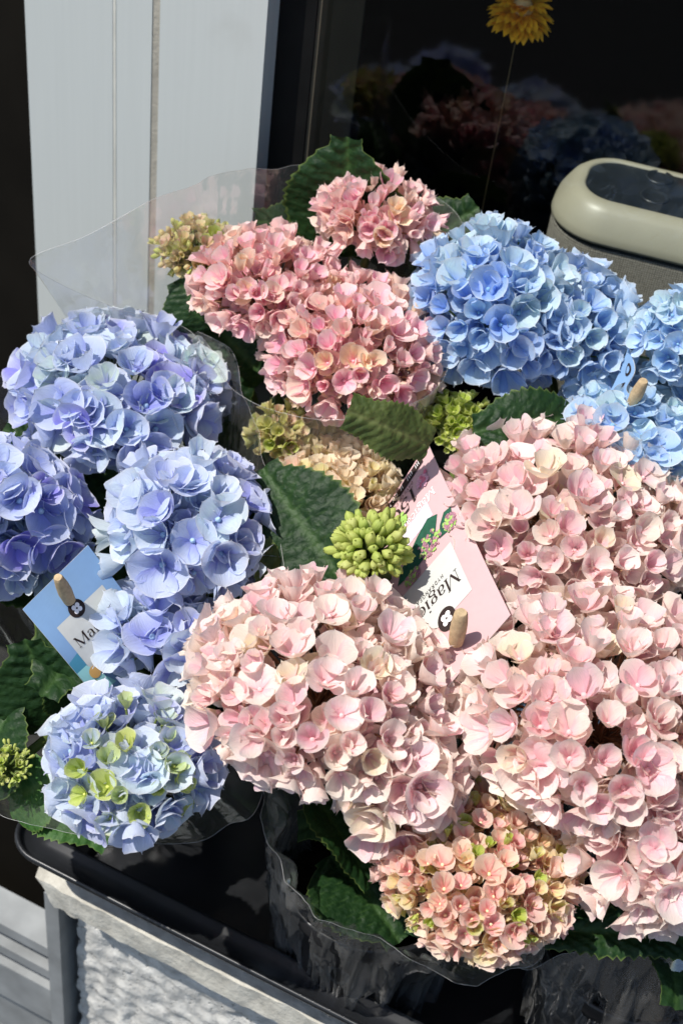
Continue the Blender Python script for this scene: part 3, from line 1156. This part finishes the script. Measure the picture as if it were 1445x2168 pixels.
leaf_px(A, (190, 1500), (130, 1390), 0.22, 0.26, 0.05, M['leaf'], 14, normal=Vector((0.3, -0.4, 0.8)))
leaf_px(A, (430, 980), (505, 815), 0.27, 0.335, 0.05, M['leaf'], 15, normal=Vector((0.5, -0.4, 0.8)), droop=0.05)
leaf_px(A, (230, 1010), (20, 900), 0.27, 0.315, 0.055, M['leaf'], 16, normal=Vector((0, -0.3, 1)))
leaf_px(D, (650, 1660), (790, 1870), 0.245, 0.205, 0.045, M['leaf'], 17, normal=Vector((0.85, 0.1, 0.5)), droop=0.05)
leaf_px(G, (1150, 1965), (1480, 1990), 0.215, 0.21, 0.026, M['leaf'], 18, normal=Vector((0.0, -0.35, 0.9)), droop=0.04)
leaf_px(D, (930, 1900), (895, 1990), 0.205, 0.195, 0.03, M['leaf'], 19, normal=Vector((0.0, -0.5, 0.85)))
leaf_px(E_, (600, 1330), (545, 1150), 0.28, 0.325, 0.03, M['leaf_olive'], 20, normal=Vector((0.9, -0.3, 0.4)), fold=0.4)
leaf_px(A, (330, 1085), (130, 925), 0.265, 0.285, 0.085, M['leaf'], 21, normal=Vector((0, -0.4, 0.9)))
leaf_px(A, (260, 1000), (190, 1180), 0.255, 0.245, 0.075, M['leaf'], 22, normal=Vector((0, -0.4, 0.9)))
leaf_px(D, (700, 1800), (850, 1985), 0.150, 0.140, 0.075, M['leaf'], 26, normal=Vector((0.3, -0.2, 0.9)))
for k, (pl, s, n) in enumerate(((A, sA, 11), (B, sB, 10), (C, sC, 10), (E_, sE, 10), (D, sD, 10), (G, sG, 10))):
    filler_leaves(pl, s, n, (0.15, 0.21) if k in (4, 5) else (0.17, 0.255) if k not in (1, 2) else (0.2, 0.32), (0.045, 0.065) if k == 4 else (0.055, 0.085) if k == 5 else (0.08, 0.135), 60 + k)

# ------------------------------------------------------------------ clear film sleeves
def sleeve(label, rim, pot, seed, wr=0.006, nrow=24, ncol=220, rbot=0.058, zbot=0.02, flare=1.3, mat='film'):
    """rim: list of (px,py,z) round the top edge; lofted down to the pot."""
    pts = [atz(*p) if len(p) == 3 else Vector(p[:3]) for p in rim]
    n = len(pts)
    # closed Catmull-Rom
    loop = []
    for i in range(ncol):
        t = i / ncol * n
        k = int(t)
        f = t - k
        p0, p1, p2, p3 = (pts[(k + d) % n] for d in (-1, 0, 1, 2))
        loop.append(0.5 * ((2 * p1) + (p2 - p0) * f + (2 * p0 - 5 * p1 + 4 * p2 - p3) * f * f + (3 * p1 - p0 - 3 * p2 + p3) * f ** 3))
    cx, cy = pot.x, pot.y
    rows = []
    for j in range(nrow + 1):
        s = j / nrow
        row = []
        for i, p in enumerate(loop):
            a = math.atan2(p.y - cy, p.x - cx)
            bt = Vector((cx + rbot * math.cos(a), cy + rbot * math.sin(a), zbot))
            q = bt.lerp(p, s ** flare)
            q.z = bt.z + (p.z - bt.z) * s ** (0.78 - 0.06 * flare)
            out = Vector((math.cos(a), math.sin(a), 0.15))
            bul = math.sin(math.pi * s) * 0.012
            n1 = noise.noise(Vector((math.cos(a) * 4 + seed, math.sin(a) * 4, s * 2.2)))
            n2 = abs(noise.noise(Vector((math.cos(a) * 9 + seed, math.sin(a) * 9, s * 3.5 + 7))))
            n3 = abs(noise.noise(Vector((math.cos(a) * 17 + s * 5, math.sin(a) * 17 + seed, s * 5))))
            fd = 1 - 0.85 * s ** 5
            q = q + out * (bul + wr * n1 * 1.2 * (0.5 + 0.5 * fd) - wr * 1.6 * n2 * fd - wr * 0.3 * n3 * fd)
            if j == nrow:
                q = q + Vector((0, 0, 0.002 * n1))
            row.append(q)
        rows.append(row)
    b = MB()
    b.grid(rows, ncol, nrow, closed=True)
    o = thing('film_sleeve', label, 'film sleeve', (cx, cy, zbot))
    link('film', b.mesh(), o, [M[mat]])
    e = MB()
    e.tube(rows[-1] + [rows[-1][0]], 0.0002, 5)
    link('cut_edge', e.mesh(), o, [M['film_edge']])
    return o


sleeve('clear film sleeve round the violet blue hydrangea at the left', [
    (-30, 1690, 0.215), (60, 1745, 0.215), (200, 1778, 0.215), (400, 1786, 0.215), (480, 1745, 0.222), (555, 1685, 0.235),
    (600, 1350, 0.29), (572, 1040, 0.335), (520, 850, 0.35), (478, 730, 0.36), (330, 690, 0.35), (120, 720, 0.345), (0, 800, 0.33), (-170, 1100, 0.30), (-180, 1450, 0.25)], sA, 1.3, wr=0.008, flare=1.7)
sleeve('clear film sleeve wrapped low round the central pale pink hydrangea', [
    (545, 1690, 0.225), (590, 1850, 0.20), (690, 1945, 0.195), (820, 2010, 0.19), (975, 2088, 0.18), (1060, 2050, 0.19), (1160, 2010, 0.20),
    (1180, 1800, 0.22), (1150, 1600, 0.24), (950, 1450, 0.25), (760, 1380, 0.255), (600, 1500, 0.25)], sD, 4.7, wr=0.014, flare=2.9, mat='film_front')
sleeve('clear film sleeve round the pale pink hydrangea at the right edge', [
    (1080, 2045, 0.185), (1180, 2025, 0.19), (1300, 2005, 0.195), (1450, 1985, 0.20), (1640, 1900, 0.22), (1700, 1650, 0.25), (1600, 1450, 0.27),
    (1300, 1400, 0.27), (1100, 1500, 0.25), (1050, 1800, 0.21)], sG, 8.1, wr=0.011, flare=2.3, mat='film_front')
sleeve('tall clear film sleeve rising behind the rose pink hydrangea', [
    (66, 548, 0.415), (190, 500, 0.43), (320, 432, 0.45), (430, 383, 0.458), (545, 355, 0.452), (760, 362, 0.442), (960, 442, 0.425), (985, 600, 0.41),
    (945, 790, 0.385), (860, 862, 0.375), (740, 888, 0.37), (620, 880, 0.36), (500, 830, 0.355), (400, 700, 0.36), (250, 655, 0.375), (110, 592, 0.40)], sB, 2.2, wr=0.004)

# ------------------------------------------------------------------ printed cards
class Card:
    """Card with bent surface given by rows of (left px,py,d), (right px,py,d); s = left..right, t = bottom..top."""
    def __init__(self, rows):
        self.rows = [(atd(*a), atd(*b_)) for a, b_ in rows]

    def edge(self, t, side):
        R_ = [q[side] for q in self.rows]
        n = len(R_) - 1
        x = max(0.0, min(0.9999, t)) * n
        k = int(x)
        f = x - k
        p0 = R_[k - 1] if k > 0 else 2 * R_[0] - R_[1]
        p1, p2 = R_[k], R_[k + 1]
        p3 = R_[k + 2] if k + 2 <= n else 2 * R_[n] - R_[n - 1]
        return 0.5 * ((2 * p1) + (p2 - p0) * f + (2 * p0 - 5 * p1 + 4 * p2 - p3) * f * f + (3 * p1 - p0 - 3 * p2 + p3) * f ** 3)

    def at(self, s, t, h=0.0):
        a, c = self.edge(t, 0), self.edge(t, 1)
        p = a.lerp(c, s)
        if h:
            e = 0.01
            t2 = t + e if t + e < 1 else t - e
            dt = (self.edge(t2, 0).lerp(self.edge(t2, 1), s) - p) * (1 if t2 > t else -1)
            n = (c - a).cross(dt).normalized()
            if n.dot(CAM - p) < 0:
                n = -n
            p = p + n * h
        return p

    def sheet(self, mat, parent, th=0.0006, nt=28, ns=6):
        b = MB()
        top = [[self.at(i / ns, j / nt, th / 2) for i in range(ns + 1)] for j in range(nt + 1)]
        bot = [[self.at(i / ns, j / nt, -th / 2) for i in range(ns + 1)] for j in range(nt + 1)]
        b.grid(top, ns, nt)
        b.grid(bot, ns, nt, mi=1, flip=True)
        ring = lambda g: [g[0][i] for i in range(ns + 1)] + [g[j][ns] for j in range(1, nt + 1)] + [g[nt][i] for i in range(ns - 1, -1, -1)] + [g[j][0] for j in range(nt - 1, 0, -1)]
        ra, rb2 = ring(top), ring(bot)
        b.grid([rb2, ra], len(ra), 1, closed=True, mi=1)
        return link('card_sheet', b.mesh(smooth=False), parent, [mat, M['card_back']])

    def patch(self, poly, mat, parent, name, h=0.0006, sub=6):
        """poly = quad [(s,t)x4] subdivided or any polygon fan"""
        b = MB()
        if len(poly) == 4:
            g = []
            for j in range(sub + 1):
                row = []
                for i in range(sub + 1):
                    u, v = i / sub, j / sub
                    s = (poly[0][0] * (1 - u) + poly[1][0] * u) * (1 - v) + (poly[3][0] * (1 - u) + poly[2][0] * u) * v
                    t = (poly[0][1] * (1 - u) + poly[1][1] * u) * (1 - v) + (poly[3][1] * (1 - u) + poly[2][1] * u) * v
                    row.append(self.at(s, t, h))
                g.append(row)
            b.grid(g, sub, sub)
        else:
            b.poly([self.at(s, t, h) for s, t in poly])
        return link(name, b.mesh(smooth=False), parent, [mat])

    def strokes(self, st, mat, parent, name, h=0.0009):
        b = MB()
        for line in st:
            for (p, q, w0, w1) in line:
                d = Vector((q[0] - p[0], q[1] - p[1]))
                if d.length < 1e-6:
                    continue
                nrm = Vector((-d.y, d.x)).normalized()
                quad = [(p[0] + nrm.x * w0, p[1] + nrm.y * w0), (p[0] - nrm.x * w0, p[1] - nrm.y * w0), (q[0] - nrm.x * w1, q[1] - nrm.y * w1), (q[0] + nrm.x * w1, q[1] + nrm.y * w1)]
                b.poly([self.at(s, t * self.asp, h) for s, t in quad])
        return link(name, b.mesh(smooth=False), parent, [mat])


def arc(cx, cy, rx, ry, a0, a1, n=12):
    return [(cx + rx * math.cos(math.radians(a0 + (a1 - a0) * i / n)), cy + ry * math.sin(math.radians(a0 + (a1 - a0) * i / n))) for i in range(n + 1)]


GL = {
    'M': (0.98, [[(0.10, 0), (0.10, 0.72)], [(0.10, 0.72), (0.46, 0.02), 'T'], [(0.46, 0.02), (0.80, 0.72)], [(0.82, 0.72), (0.82, 0), 'T'], [(0, 0), (0.22, 0)], [(0.70, 0), (0.94, 0)], [(0, 0.72), (0.16, 0.72)], [(0.78, 0.72), (0.94, 0.72)]]),
    'a': (0.56, [arc(0.24, 0.36, 0.16, 0.12, 170, 0, 8) + [(0.40, 0.06)], [(0.40, 0.06), (0.50, 0.0)], arc(0.22, 0.14, 0.16, 0.14, 60, 330, 10)]),
    'g': (0.54, [arc(0.24, 0.32, 0.17, 0.15, 0, 360, 14), arc(0.24, -0.08, 0.2, 0.12, 0, 360, 14), [(0.14, 0.18), (0.08, 0.10), (0.2, 0.05), (0.4, -0.02)], [(0.36, 0.42), (0.50, 0.47)]]),
    'i': (0.30, [[(0.14, 0), (0.14, 0.46), 'T'], [(0.03, 0), (0.25, 0)], [(0.05, 0.46), (0.14, 0.46)], [(0.14, 0.62), (0.14, 0.70), 'T']]),
    'c': (0.50, [arc(0.26, 0.24, 0.20, 0.24, 40, 320, 12), [(0.40, 0.36), (0.40, 0.42), 'T']]),
    'l': (0.30, [[(0.14, 0), (0.14, 0.74), 'T'], [(0.03, 0), (0.25, 0)], [(0.05, 0.74), (0.14, 0.74)]]),
    '1': (0.42, [[(0.22, 0), (0.22, 0.72), 'T'], [(0.08, 0), (0.36, 0)], [(0.06, 0.60), (0.22, 0.72)]]),
    '5': (0.54, [[(0.14, 0.70), (0.44, 0.70), 'T'], [(0.14, 0.70), (0.11, 0.38)], arc(0.25, 0.22, 0.21, 0.22, 130, -150, 12)]),
    '0': (0.60, [arc(0.28, 0.36, 0.23, 0.36, 0, 360, 18)]),
    '-': (0.2, [[(0.02, 0.3), (0.14, 0.3)]]),
    ' ': (0.3, []),
}
SANS = {
    'H': (0.7, [[(0.1, 0), (0.1, 0.7)], [(0.5, 0), (0.5, 0.7)], [(0.1, 0.36), (0.5, 0.36)]]),
    'Y': (0.66, [[(0.05, 0.7), (0.3, 0.35)], [(0.55, 0.7), (0.3, 0.35)], [(0.3, 0.35), (0.3, 0)]]),
    'D': (0.7, [[(0.1, 0), (0.1, 0.7)], arc(0.1, 0.35, 0.42, 0.35, 90, -90, 8)]),
    'R': (0.66, [[(0.1, 0), (0.1, 0.7)], arc(0.1, 0.53, 0.36, 0.17, 90, -90, 6), [(0.26, 0.36), (0.52, 0)]]),
    'A': (0.68, [[(0.03, 0), (0.3, 0.7)], [(0.57, 0), (0.3, 0.7)], [(0.14, 0.25), (0.46, 0.25)]]),
    'N': (0.72, [[(0.1, 0), (0.1, 0.7)], [(0.1, 0.7), (0.54, 0)], [(0.54, 0), (0.54, 0.7)]]),
    'G': (0.72, [arc(0.36, 0.35, 0.3, 0.35, 45, 330, 10), [(0.62, 0.17), (0.62, 0.34)], [(0.62, 0.34), (0.42, 0.34)]]),
    'E': (0.6, [[(0.1, 0), (0.1, 0.7)], [(0.1, 0.7), (0.48, 0.7)], [(0.1, 0.36), (0.42, 0.36)], [(0.1, 0), (0.48, 0)]]),
    'S': (0.6, [arc(0.28, 0.52, 0.2, 0.18, 30, 270, 8), arc(0.28, 0.17, 0.22, 0.17, 90, -150, 8)]),
    'O': (0.76, [arc(0.37, 0.35, 0.3, 0.35, 0, 360, 14)]),
    'F': (0.58, [[(0.1, 0), (0.1, 0.7)], [(0.1, 0.7), (0.48, 0.7)], [(0.1, 0.36), (0.42, 0.36)]]),
    'C': (0.68, [arc(0.36, 0.35, 0.3, 0.35, 50, 310, 10)]),
    'L': (0.56, [[(0.1, 0), (0.1, 0.7)], [(0.1, 0), (0.48, 0)]]),
    'U': (0.7, [[(0.1, 0.7), (0.1, 0.2)], arc(0.32, 0.22, 0.22, 0.22, 180, 360, 8), [(0.54, 0.2), (0.54, 0.7)]]),
    ' ': (0.34, []),
}


def write(txt, x, y, size, table=GL, thick=0.062, thin=0.016, gap=0.03, even=None):
    """Returns stroke segments in card units (s, t/asp)."""
    out = []
    for ch in txt:
        adv, lines = table[ch]
        for ln in lines:
            force = ln[-1] == 'T' if isinstance(ln[-1], str) else False
            pts = ln[:-1] if force else ln
            seg = []
            for p, q in zip(pts, pts[1:]):
                d = Vector((q[0] - p[0], q[1] - p[1]))
                if even:
                    w0 = even
                elif force:
                    w0 = thick
                elif len(pts) > 2:
                    w0 = thin + (thick - thin) * (abs(d.y) / max(d.length, 1e-6)) ** 2
                else:
                    w0 = thin
                seg.append(((x + p[0] * size, y + p[1] * size), (x + q[0] * size, y + q[1] * size), w0 * size, w0 * size))
            out.append(seg)
        x += (adv + gap) * size
    return out


def disc(cx, ct, r, asp, n=28, sx=1.0):
    return [(cx + r * sx * math.cos(2 * math.pi * i / n), ct + r * asp * math.sin(2 * math.pi * i / n)) for i in range(n)]


def logo(card, cx, ct, r, asp, parent):
    card.patch(disc(cx, ct, r, asp), M['ink'], parent, 'emblem', 0.0010)
    b = MB()
    for k in range(4):
        a = math.radians(45 + 90 * k)
        px, py = cx + 0.36 * r * math.cos(a), ct + 0.36 * r * asp * math.sin(a)
        b.poly([card.at(s, t, 0.0014) for s, t in disc(px, py, r * 0.27, asp, 12)])
    link('emblem_flower', b.mesh(smooth=False), parent, [M['ink_white']])


def peg(base, tip, r0, r1, parent):
    """Chunky wooden stick end poking out through the card."""
    b = MB()
    base, tip = Vector(base), Vector(tip)
    pts = [base.lerp(tip, t) for t in (-0.45, -0.1, 0.1, 0.5, 0.78, 0.93, 1.0)]
    b.tube(pts, [r0 * 0.86, r0 * 0.95, r0, (r0 + r1) / 2 * 1.03, r1 * 1.0, r1 * 0.92, r1 * 0.74], 18, cap=True)
    for k, v in enumerate(b.v):
        b.v[k] = tuple(Vector(v) + noise.noise_vector(Vector(v) * 500) * 0.00018)
    return link('wooden_stick', b.mesh(), parent, [M['wood']])


def flower_print(card, blobs, parent, asp, mats, seed, n=70, rad=0.012):
    r = random.Random(seed)
    bs = {m: MB() for m in mats}
    for (cx, ct, rx, rt) in blobs:
        for i in range(n):
            a = r.uniform(0, 6.28)
            q = math.sqrt(r.random())
            s, t = cx + rx * q * math.cos(a), ct + rt * q * math.sin(a)
            m = r.choice(mats)
            bs[m].poly([card.at(*p, 0.0011 + 0.00002 * (i % 20)) for p in disc(s, t, rad * r.uniform(0.7, 1.3), asp, 5)])
    for m in mats:
        link('printed_flowers', bs[m].mesh(smooth=False), parent, [M[m]])


# pink card: top edge (with the stick) lies lower right in view, its foot upper left
pc = Card([((905, 937, 0.955), (775, 1140, 0.955)), ((940, 1015, 0.934), (790, 1218, 0.93)), ((985, 1103, 0.912), (815, 1300, 0.908)), ((1032, 1203, 0.882), (853, 1405, 0.872)), ((1080, 1302, 0.856), (900, 1508, 0.846))])
w_ = (pc.at(0, .5) - pc.at(1, .5)).length
h_ = sum((pc.at(.5, i / 10) - pc.at(.5, (i + 1) / 10)).length for i in range(10))
pc.asp = w_ / h_
kp = thing('plant_label', 'pink printed plant card with white panel between the pale pink heads', 'plant card', pc.at(0.5, 0.0), 'printed plant cards')
pc.sheet(M['card_pink'], kp)
pc.patch([(0.20, 0.515), (0.80, 0.515), (0.80, 0.765), (0.20, 0.765)], M['card_back'], kp, 'white_panel')
pc.strokes(write('Magical', 0.25, 0.632 / pc.asp, 0.155), M['ink'], kp, 'lettering')
pc.strokes(write('HYDRANGEA', 0.38, 0.598 / pc.asp, 0.045, SANS, even=0.05, gap=0.12), M['ink'], kp, 'lettering')
logo(pc, 0.50, 0.770, 0.095, pc.asp, kp)
pc.patch([(0.12, 0.012), (0.92, 0.012), (0.92, 0.055), (0.12, 0.055)], M['ink'], kp, 'dark_band')
rr_ = random.Random(4)
pc.strokes([[((0.17 + 0.021 * i, 0.022 / pc.asp), (0.17 + 0.021 * i + rr_.uniform(-0.004, 0.004), 0.043 / pc.asp), 0.003, 0.003)] for i in range(32) if rr_.random() < 0.8], M['ink_white'], kp, 'lettering', 0.0012)
pc.strokes(write('DAYS OF COLOUR', 0.30, 0.068 / pc.asp, 0.046, SANS, even=0.04), M['ink'], kp, 'lettering')
pc.strokes(write('150', 0.30, 0.096 / pc.asp, 0.22), M['ink'], kp, 'lettering')
pc.strokes(write('Magical', 0.13, 0.218 / pc.asp, 0.105, even=0.035), M['ink_white'], kp, 'lettering')
flower_print(pc, [(0.19, 0.135, 0.075, 0.032)], kp, pc.asp, ['ink_rose2', 'ink_rose'], 5, 46, 0.022)
flower_print(pc, [(0.55, 0.185, 0.07, 0.032)], kp, pc.asp, ['ink_lime'], 6, 40, 0.022)
pc.patch([(0.24, 0.245), (0.62, 0.245), (0.66, 0.33), (0.24, 0.33)], M['ink_grey'], kp, 'printed_box')
for q in ([(0.20, 0.35), (0.30, 0.32), (0.45, 0.34), (0.58, 0.37), (0.72, 0.40), (0.80, 0.45), (0.62, 0.47), (0.45, 0.46), (0.30, 0.42)],
          [(0.06, 0.385), (0.14, 0.375), (0.22, 0.405), (0.28, 0.455), (0.18, 0.465), (0.08, 0.425)]):
    pc.patch(q, M['ink_green'], kp, 'printed_leaf', 0.0008)
flower_print(pc, [(0.38, 0.43, 0.14, 0.050), (0.13, 0.44, 0.07, 0.036), (0.64, 0.485, 0.09, 0.028)], kp, pc.asp, ['ink_lime', 'ink_rose', 'ink_rose'], 7, 110, 0.014)
pn = (CAM - pc.at(.5, .9)).normalized()
pb = atd(968, 1340, 0.850)
peg(pb, atd(976, 1296, 0.835), 0.0051, 0.0044, kp)

# blue card at the left
bc = Card([((215, 1490, 0.925), (345, 1370, 0.945)), ((132, 1390, 0.905), (268, 1262, 0.93)), ((48, 1290, 0.900), (186, 1154, 0.92))])
bc.asp = (bc.at(0, .5) - bc.at(1, .5)).length / (bc.at(.5, 0) - bc.at(.5, 1)).length
kb = thing('plant_label', 'light blue printed plant card below the violet blue heads at the left', 'plant card', bc.at(0.5, 0.0), 'printed plant cards')
bc.sheet(M['card_blue'], kb)
bc.patch([(0.15, 0.24), (0.85, 0.24), (0.85, 0.70), (0.15, 0.70)], M['card_back'], kb, 'white_panel')
bc.strokes(write('Magical', 0.205, 0.455 / bc.asp, 0.165), M['ink'], kb, 'lettering')
logo(bc, 0.455, 0.705, 0.10, bc.asp, kb)
bc.patch([(0.0, 0.25), (0.15, 0.25), (0.15, 0.44), (0.0, 0.42)], M['ink_teal'], kb, 'printed_box', 0.0005)
bc.patch([(0.0, 0.06), (0.30, 0.06), (0.14, 0.32), (0.0, 0.32)], M['ink_aqua'], kb, 'printed_box', 0.0008)
bc.patch(disc(0.17, 0.235, 0.07, bc.asp), M['ink_ochre'], kb, 'printed_flowers', 0.0011)
peg(atd(140, 1256, 0.901), atd(123, 1222, 0.884), 0.0046, 0.0034, kb)

# small bent blue card at the right
sc_ = Card([((1235, 905, 0.995), (1338, 905, 0.985)), ((1262, 868, 0.99), (1343, 850, 0.978)), ((1285, 838, 0.99), (1325, 824, 0.980)), ((1305, 800, 0.992), (1343, 784, 0.978)), ((1329, 738, 0.992), (1331, 736, 0.990))])
sc_.asp = 0.5
ks = thing('plant_label', 'small creased blue card stuck among sky blue florets at the right', 'plant card', sc_.at(0.5, 0.0), 'printed plant cards')
sc_.sheet(M['card_blue'], ks)
sc_.patch([(0.50, 0.50), (0.78, 0.50), (0.78, 0.62), (0.50, 0.62)], M['ink'], ks, 'dark_band', 0.0008, 3)
sc_.patch(disc(0.66, 0.78, 0.16, 0.45, 16), M['ink'], ks, 'emblem', 0.0008)
sc_.patch(disc(0.66, 0.78, 0.09, 0.45, 12), M['card_blue'], ks, 'emblem_flower', 0.0012)
peg(atd(1345, 838, 0.976), atd(1362, 806, 0.966), 0.0044, 0.0036, ks)

# ------------------------------------------------------------------ speaker behind the glass
c0 = aty(1180, 470, 0.99)
SX0, SX1, SY0, SY1 = c0.x - 0.002, c0.x + 0.30, 0.955, 1.062
ZT = 0.424
spk = thing('radio_speaker', 'cream topped fabric speaker with dark button panel behind the glass', 'speaker', (SX0, SY0, 0.10))
spk.rotation_euler = (0, 0, math.radians(9))


def srow(ins, z, r):
    return [(x, y, z) for x, y in rrect(SX0 + ins, SX1 - ins, SY0 + ins, SY1 - ins, max(0.005, r - ins), 10)]


def spart(prof, name, mat, r=0.045):
    b_ = MB()
    rows_ = [srow(i, z, r) for i, z in prof]
    n_ = len(rows_[0])
    b_.grid(rows_, n_, len(rows_) - 1, closed=True, flip=False)
    return link(name, b_.mesh(), spk, [mat])


spart([(0.006, 0.101), (0.001, 0.108), (0.0, 0.12), (0.0, ZT - 0.035), (0.002, ZT - 0.0325)], 'fabric_body', M['fabric'])
spart([(0.0022, ZT - 0.0335), (0.004, ZT - 0.031), (0.0022, ZT - 0.029)], 'gasket', M['gasket'])
spart([(0.002, ZT - 0.0295), (-0.001, ZT - 0.028), (-0.0015, ZT - 0.0255), (0.0, ZT - 0.020), (0.003, ZT - 0.014), (0.008, ZT - 0.006), (0.0135, ZT - 0.0015), (0.019, ZT - 0.0002), (0.0205, ZT - 0.001), (0.021, ZT - 0.003)], 'cream_rim', M['cream'])
b = MB()
b.poly(srow(0.0208, ZT - 0.0016, 0.045))
link('button_panel', b.mesh(smooth=False), spk, [M['panel']])
for bx, by in ((0.075, 0.078), (0.075, 0.045), (0.125, 0.078), (0.125, 0.045), (0.175, 0.078), (0.175, 0.045)):
    p = Vector((SX0 + bx, SY0 + by, 0))
    m = MB()
    m.lathe([(0.0115, 0.0), (0.0112, 0.0008), (0.0104, 0.0010), (0.0090, 0.0002), (0.005, -0.0003), (0.0004, -0.0004)], (p.x, p.y, ZT - 0.0013), 28)
    link('button', m.mesh(), spk, [M['panel']])

# ------------------------------------------------------------------ dried golden flower hanging on a thread
fc = aty(1104, 18, 1.06)
dry = thing('dried_flower', 'golden dried strawflower hanging head down behind the glass', 'dried flower', fc)
r = random.Random(5)
for ring, (n, rad, zc, tilt, L, mat) in enumerate([(26, 0.006, -0.008, -18, 0.021, 'straw'), (24, 0.005, -0.003, -2, 0.022, 'straw'), (20, 0.004, 0.002, 16, 0.020, 'straw'), (14, 0.003, 0.006, 42, 0.016, 'straw_pale'), (10, 0.002, 0.008, 66, 0.012, 'straw_pale')]):
    for i in range(n):
        a = 2 * math.pi * (i + 0.5 * (ring % 2)) / n + r.uniform(-0.06, 0.06)
        t = math.radians(tilt + r.uniform(-8, 8))
        d = Vector((math.cos(a), math.sin(a), 0))
        ex = d * math.cos(t) + Vector((0, 0, 1)) * math.sin(t)
        ey = Vector((-math.sin(a), math.cos(a), 0))
        ez = ex.cross(ey)
        b = MB()
        g = []
        for j in range(6):
            v = j / 5
            w = 0.0046 * (math.sin(math.pi * min(1, 0.15 + v * 0.8)) ** 0.7) * (1 if v < 1 else 0.25)
            g.append([fc + d * rad + Vector((0, 0, zc)) + ex * (v * L) + ey * (u * w) + ez * (0.5 * w * u * u - 0.14 * L * v * v) for u in (-1, -0.5, 0, 0.5, 1)])
        b.grid(g, 4, 5)
        link('petal', b.mesh(), dry, [M[mat]])
b = MB()
b.lathe([(0.0005, -0.012), (0.006, -0.010), (0.009, -0.004), (0.008, 0.004), (0.004, 0.010), (0.0005, 0.012)], fc, 16)
link('flower_core', b.mesh(), dry, [M['straw_pale']])
b = MB()
b.tube([fc + Vector((0, 0, 0.6)), fc, Vector((fc.x - 0.001, fc.y, 0.11))], 0.00035, 5)
link('thread', b.mesh(), dry, [M['thread']])

# ------------------------------------------------------------------ print on the front pot
px0, py0 = sD.x, sD.y
b = MB()
def potpt(a, z, h=0.0006):
    rr = 0.049 + (z - 0.004) * 0.011 / 0.101 + h
    return Vector((px0 + rr * math.cos(a), py0 + rr * math.sin(a), 0.007 + z))
A0 = math.radians(235)
for txt, zz, size, tbl, ev in (('150', 0.062, 0.030, GL, None), ('DAYS OF COLOUR', 0.040, 0.0075, SANS, 0.06)):
    for seg in write(txt, 0, 0, size, tbl, even=ev):
        for (p, q, w0, w1) in seg:
            d = Vector((q[0] - p[0], q[1] - p[1]))
            if d.length < 1e-7:
                continue
            nrm = Vector((-d.y, d.x)).normalized()
            quad = [(p[0] + nrm.x * w0, p[1] + nrm.y * w0), (p[0] - nrm.x * w0, p[1] - nrm.y * w0), (q[0] - nrm.x * w1, q[1] - nrm.y * w1), (q[0] + nrm.x * w1, q[1] + nrm.y * w1)]
            b.poly([potpt(A0 + s / 0.055, zz + t) for s, t in quad])
link('pot_lettering', b.mesh(smooth=False), D, [M['print_grey']])
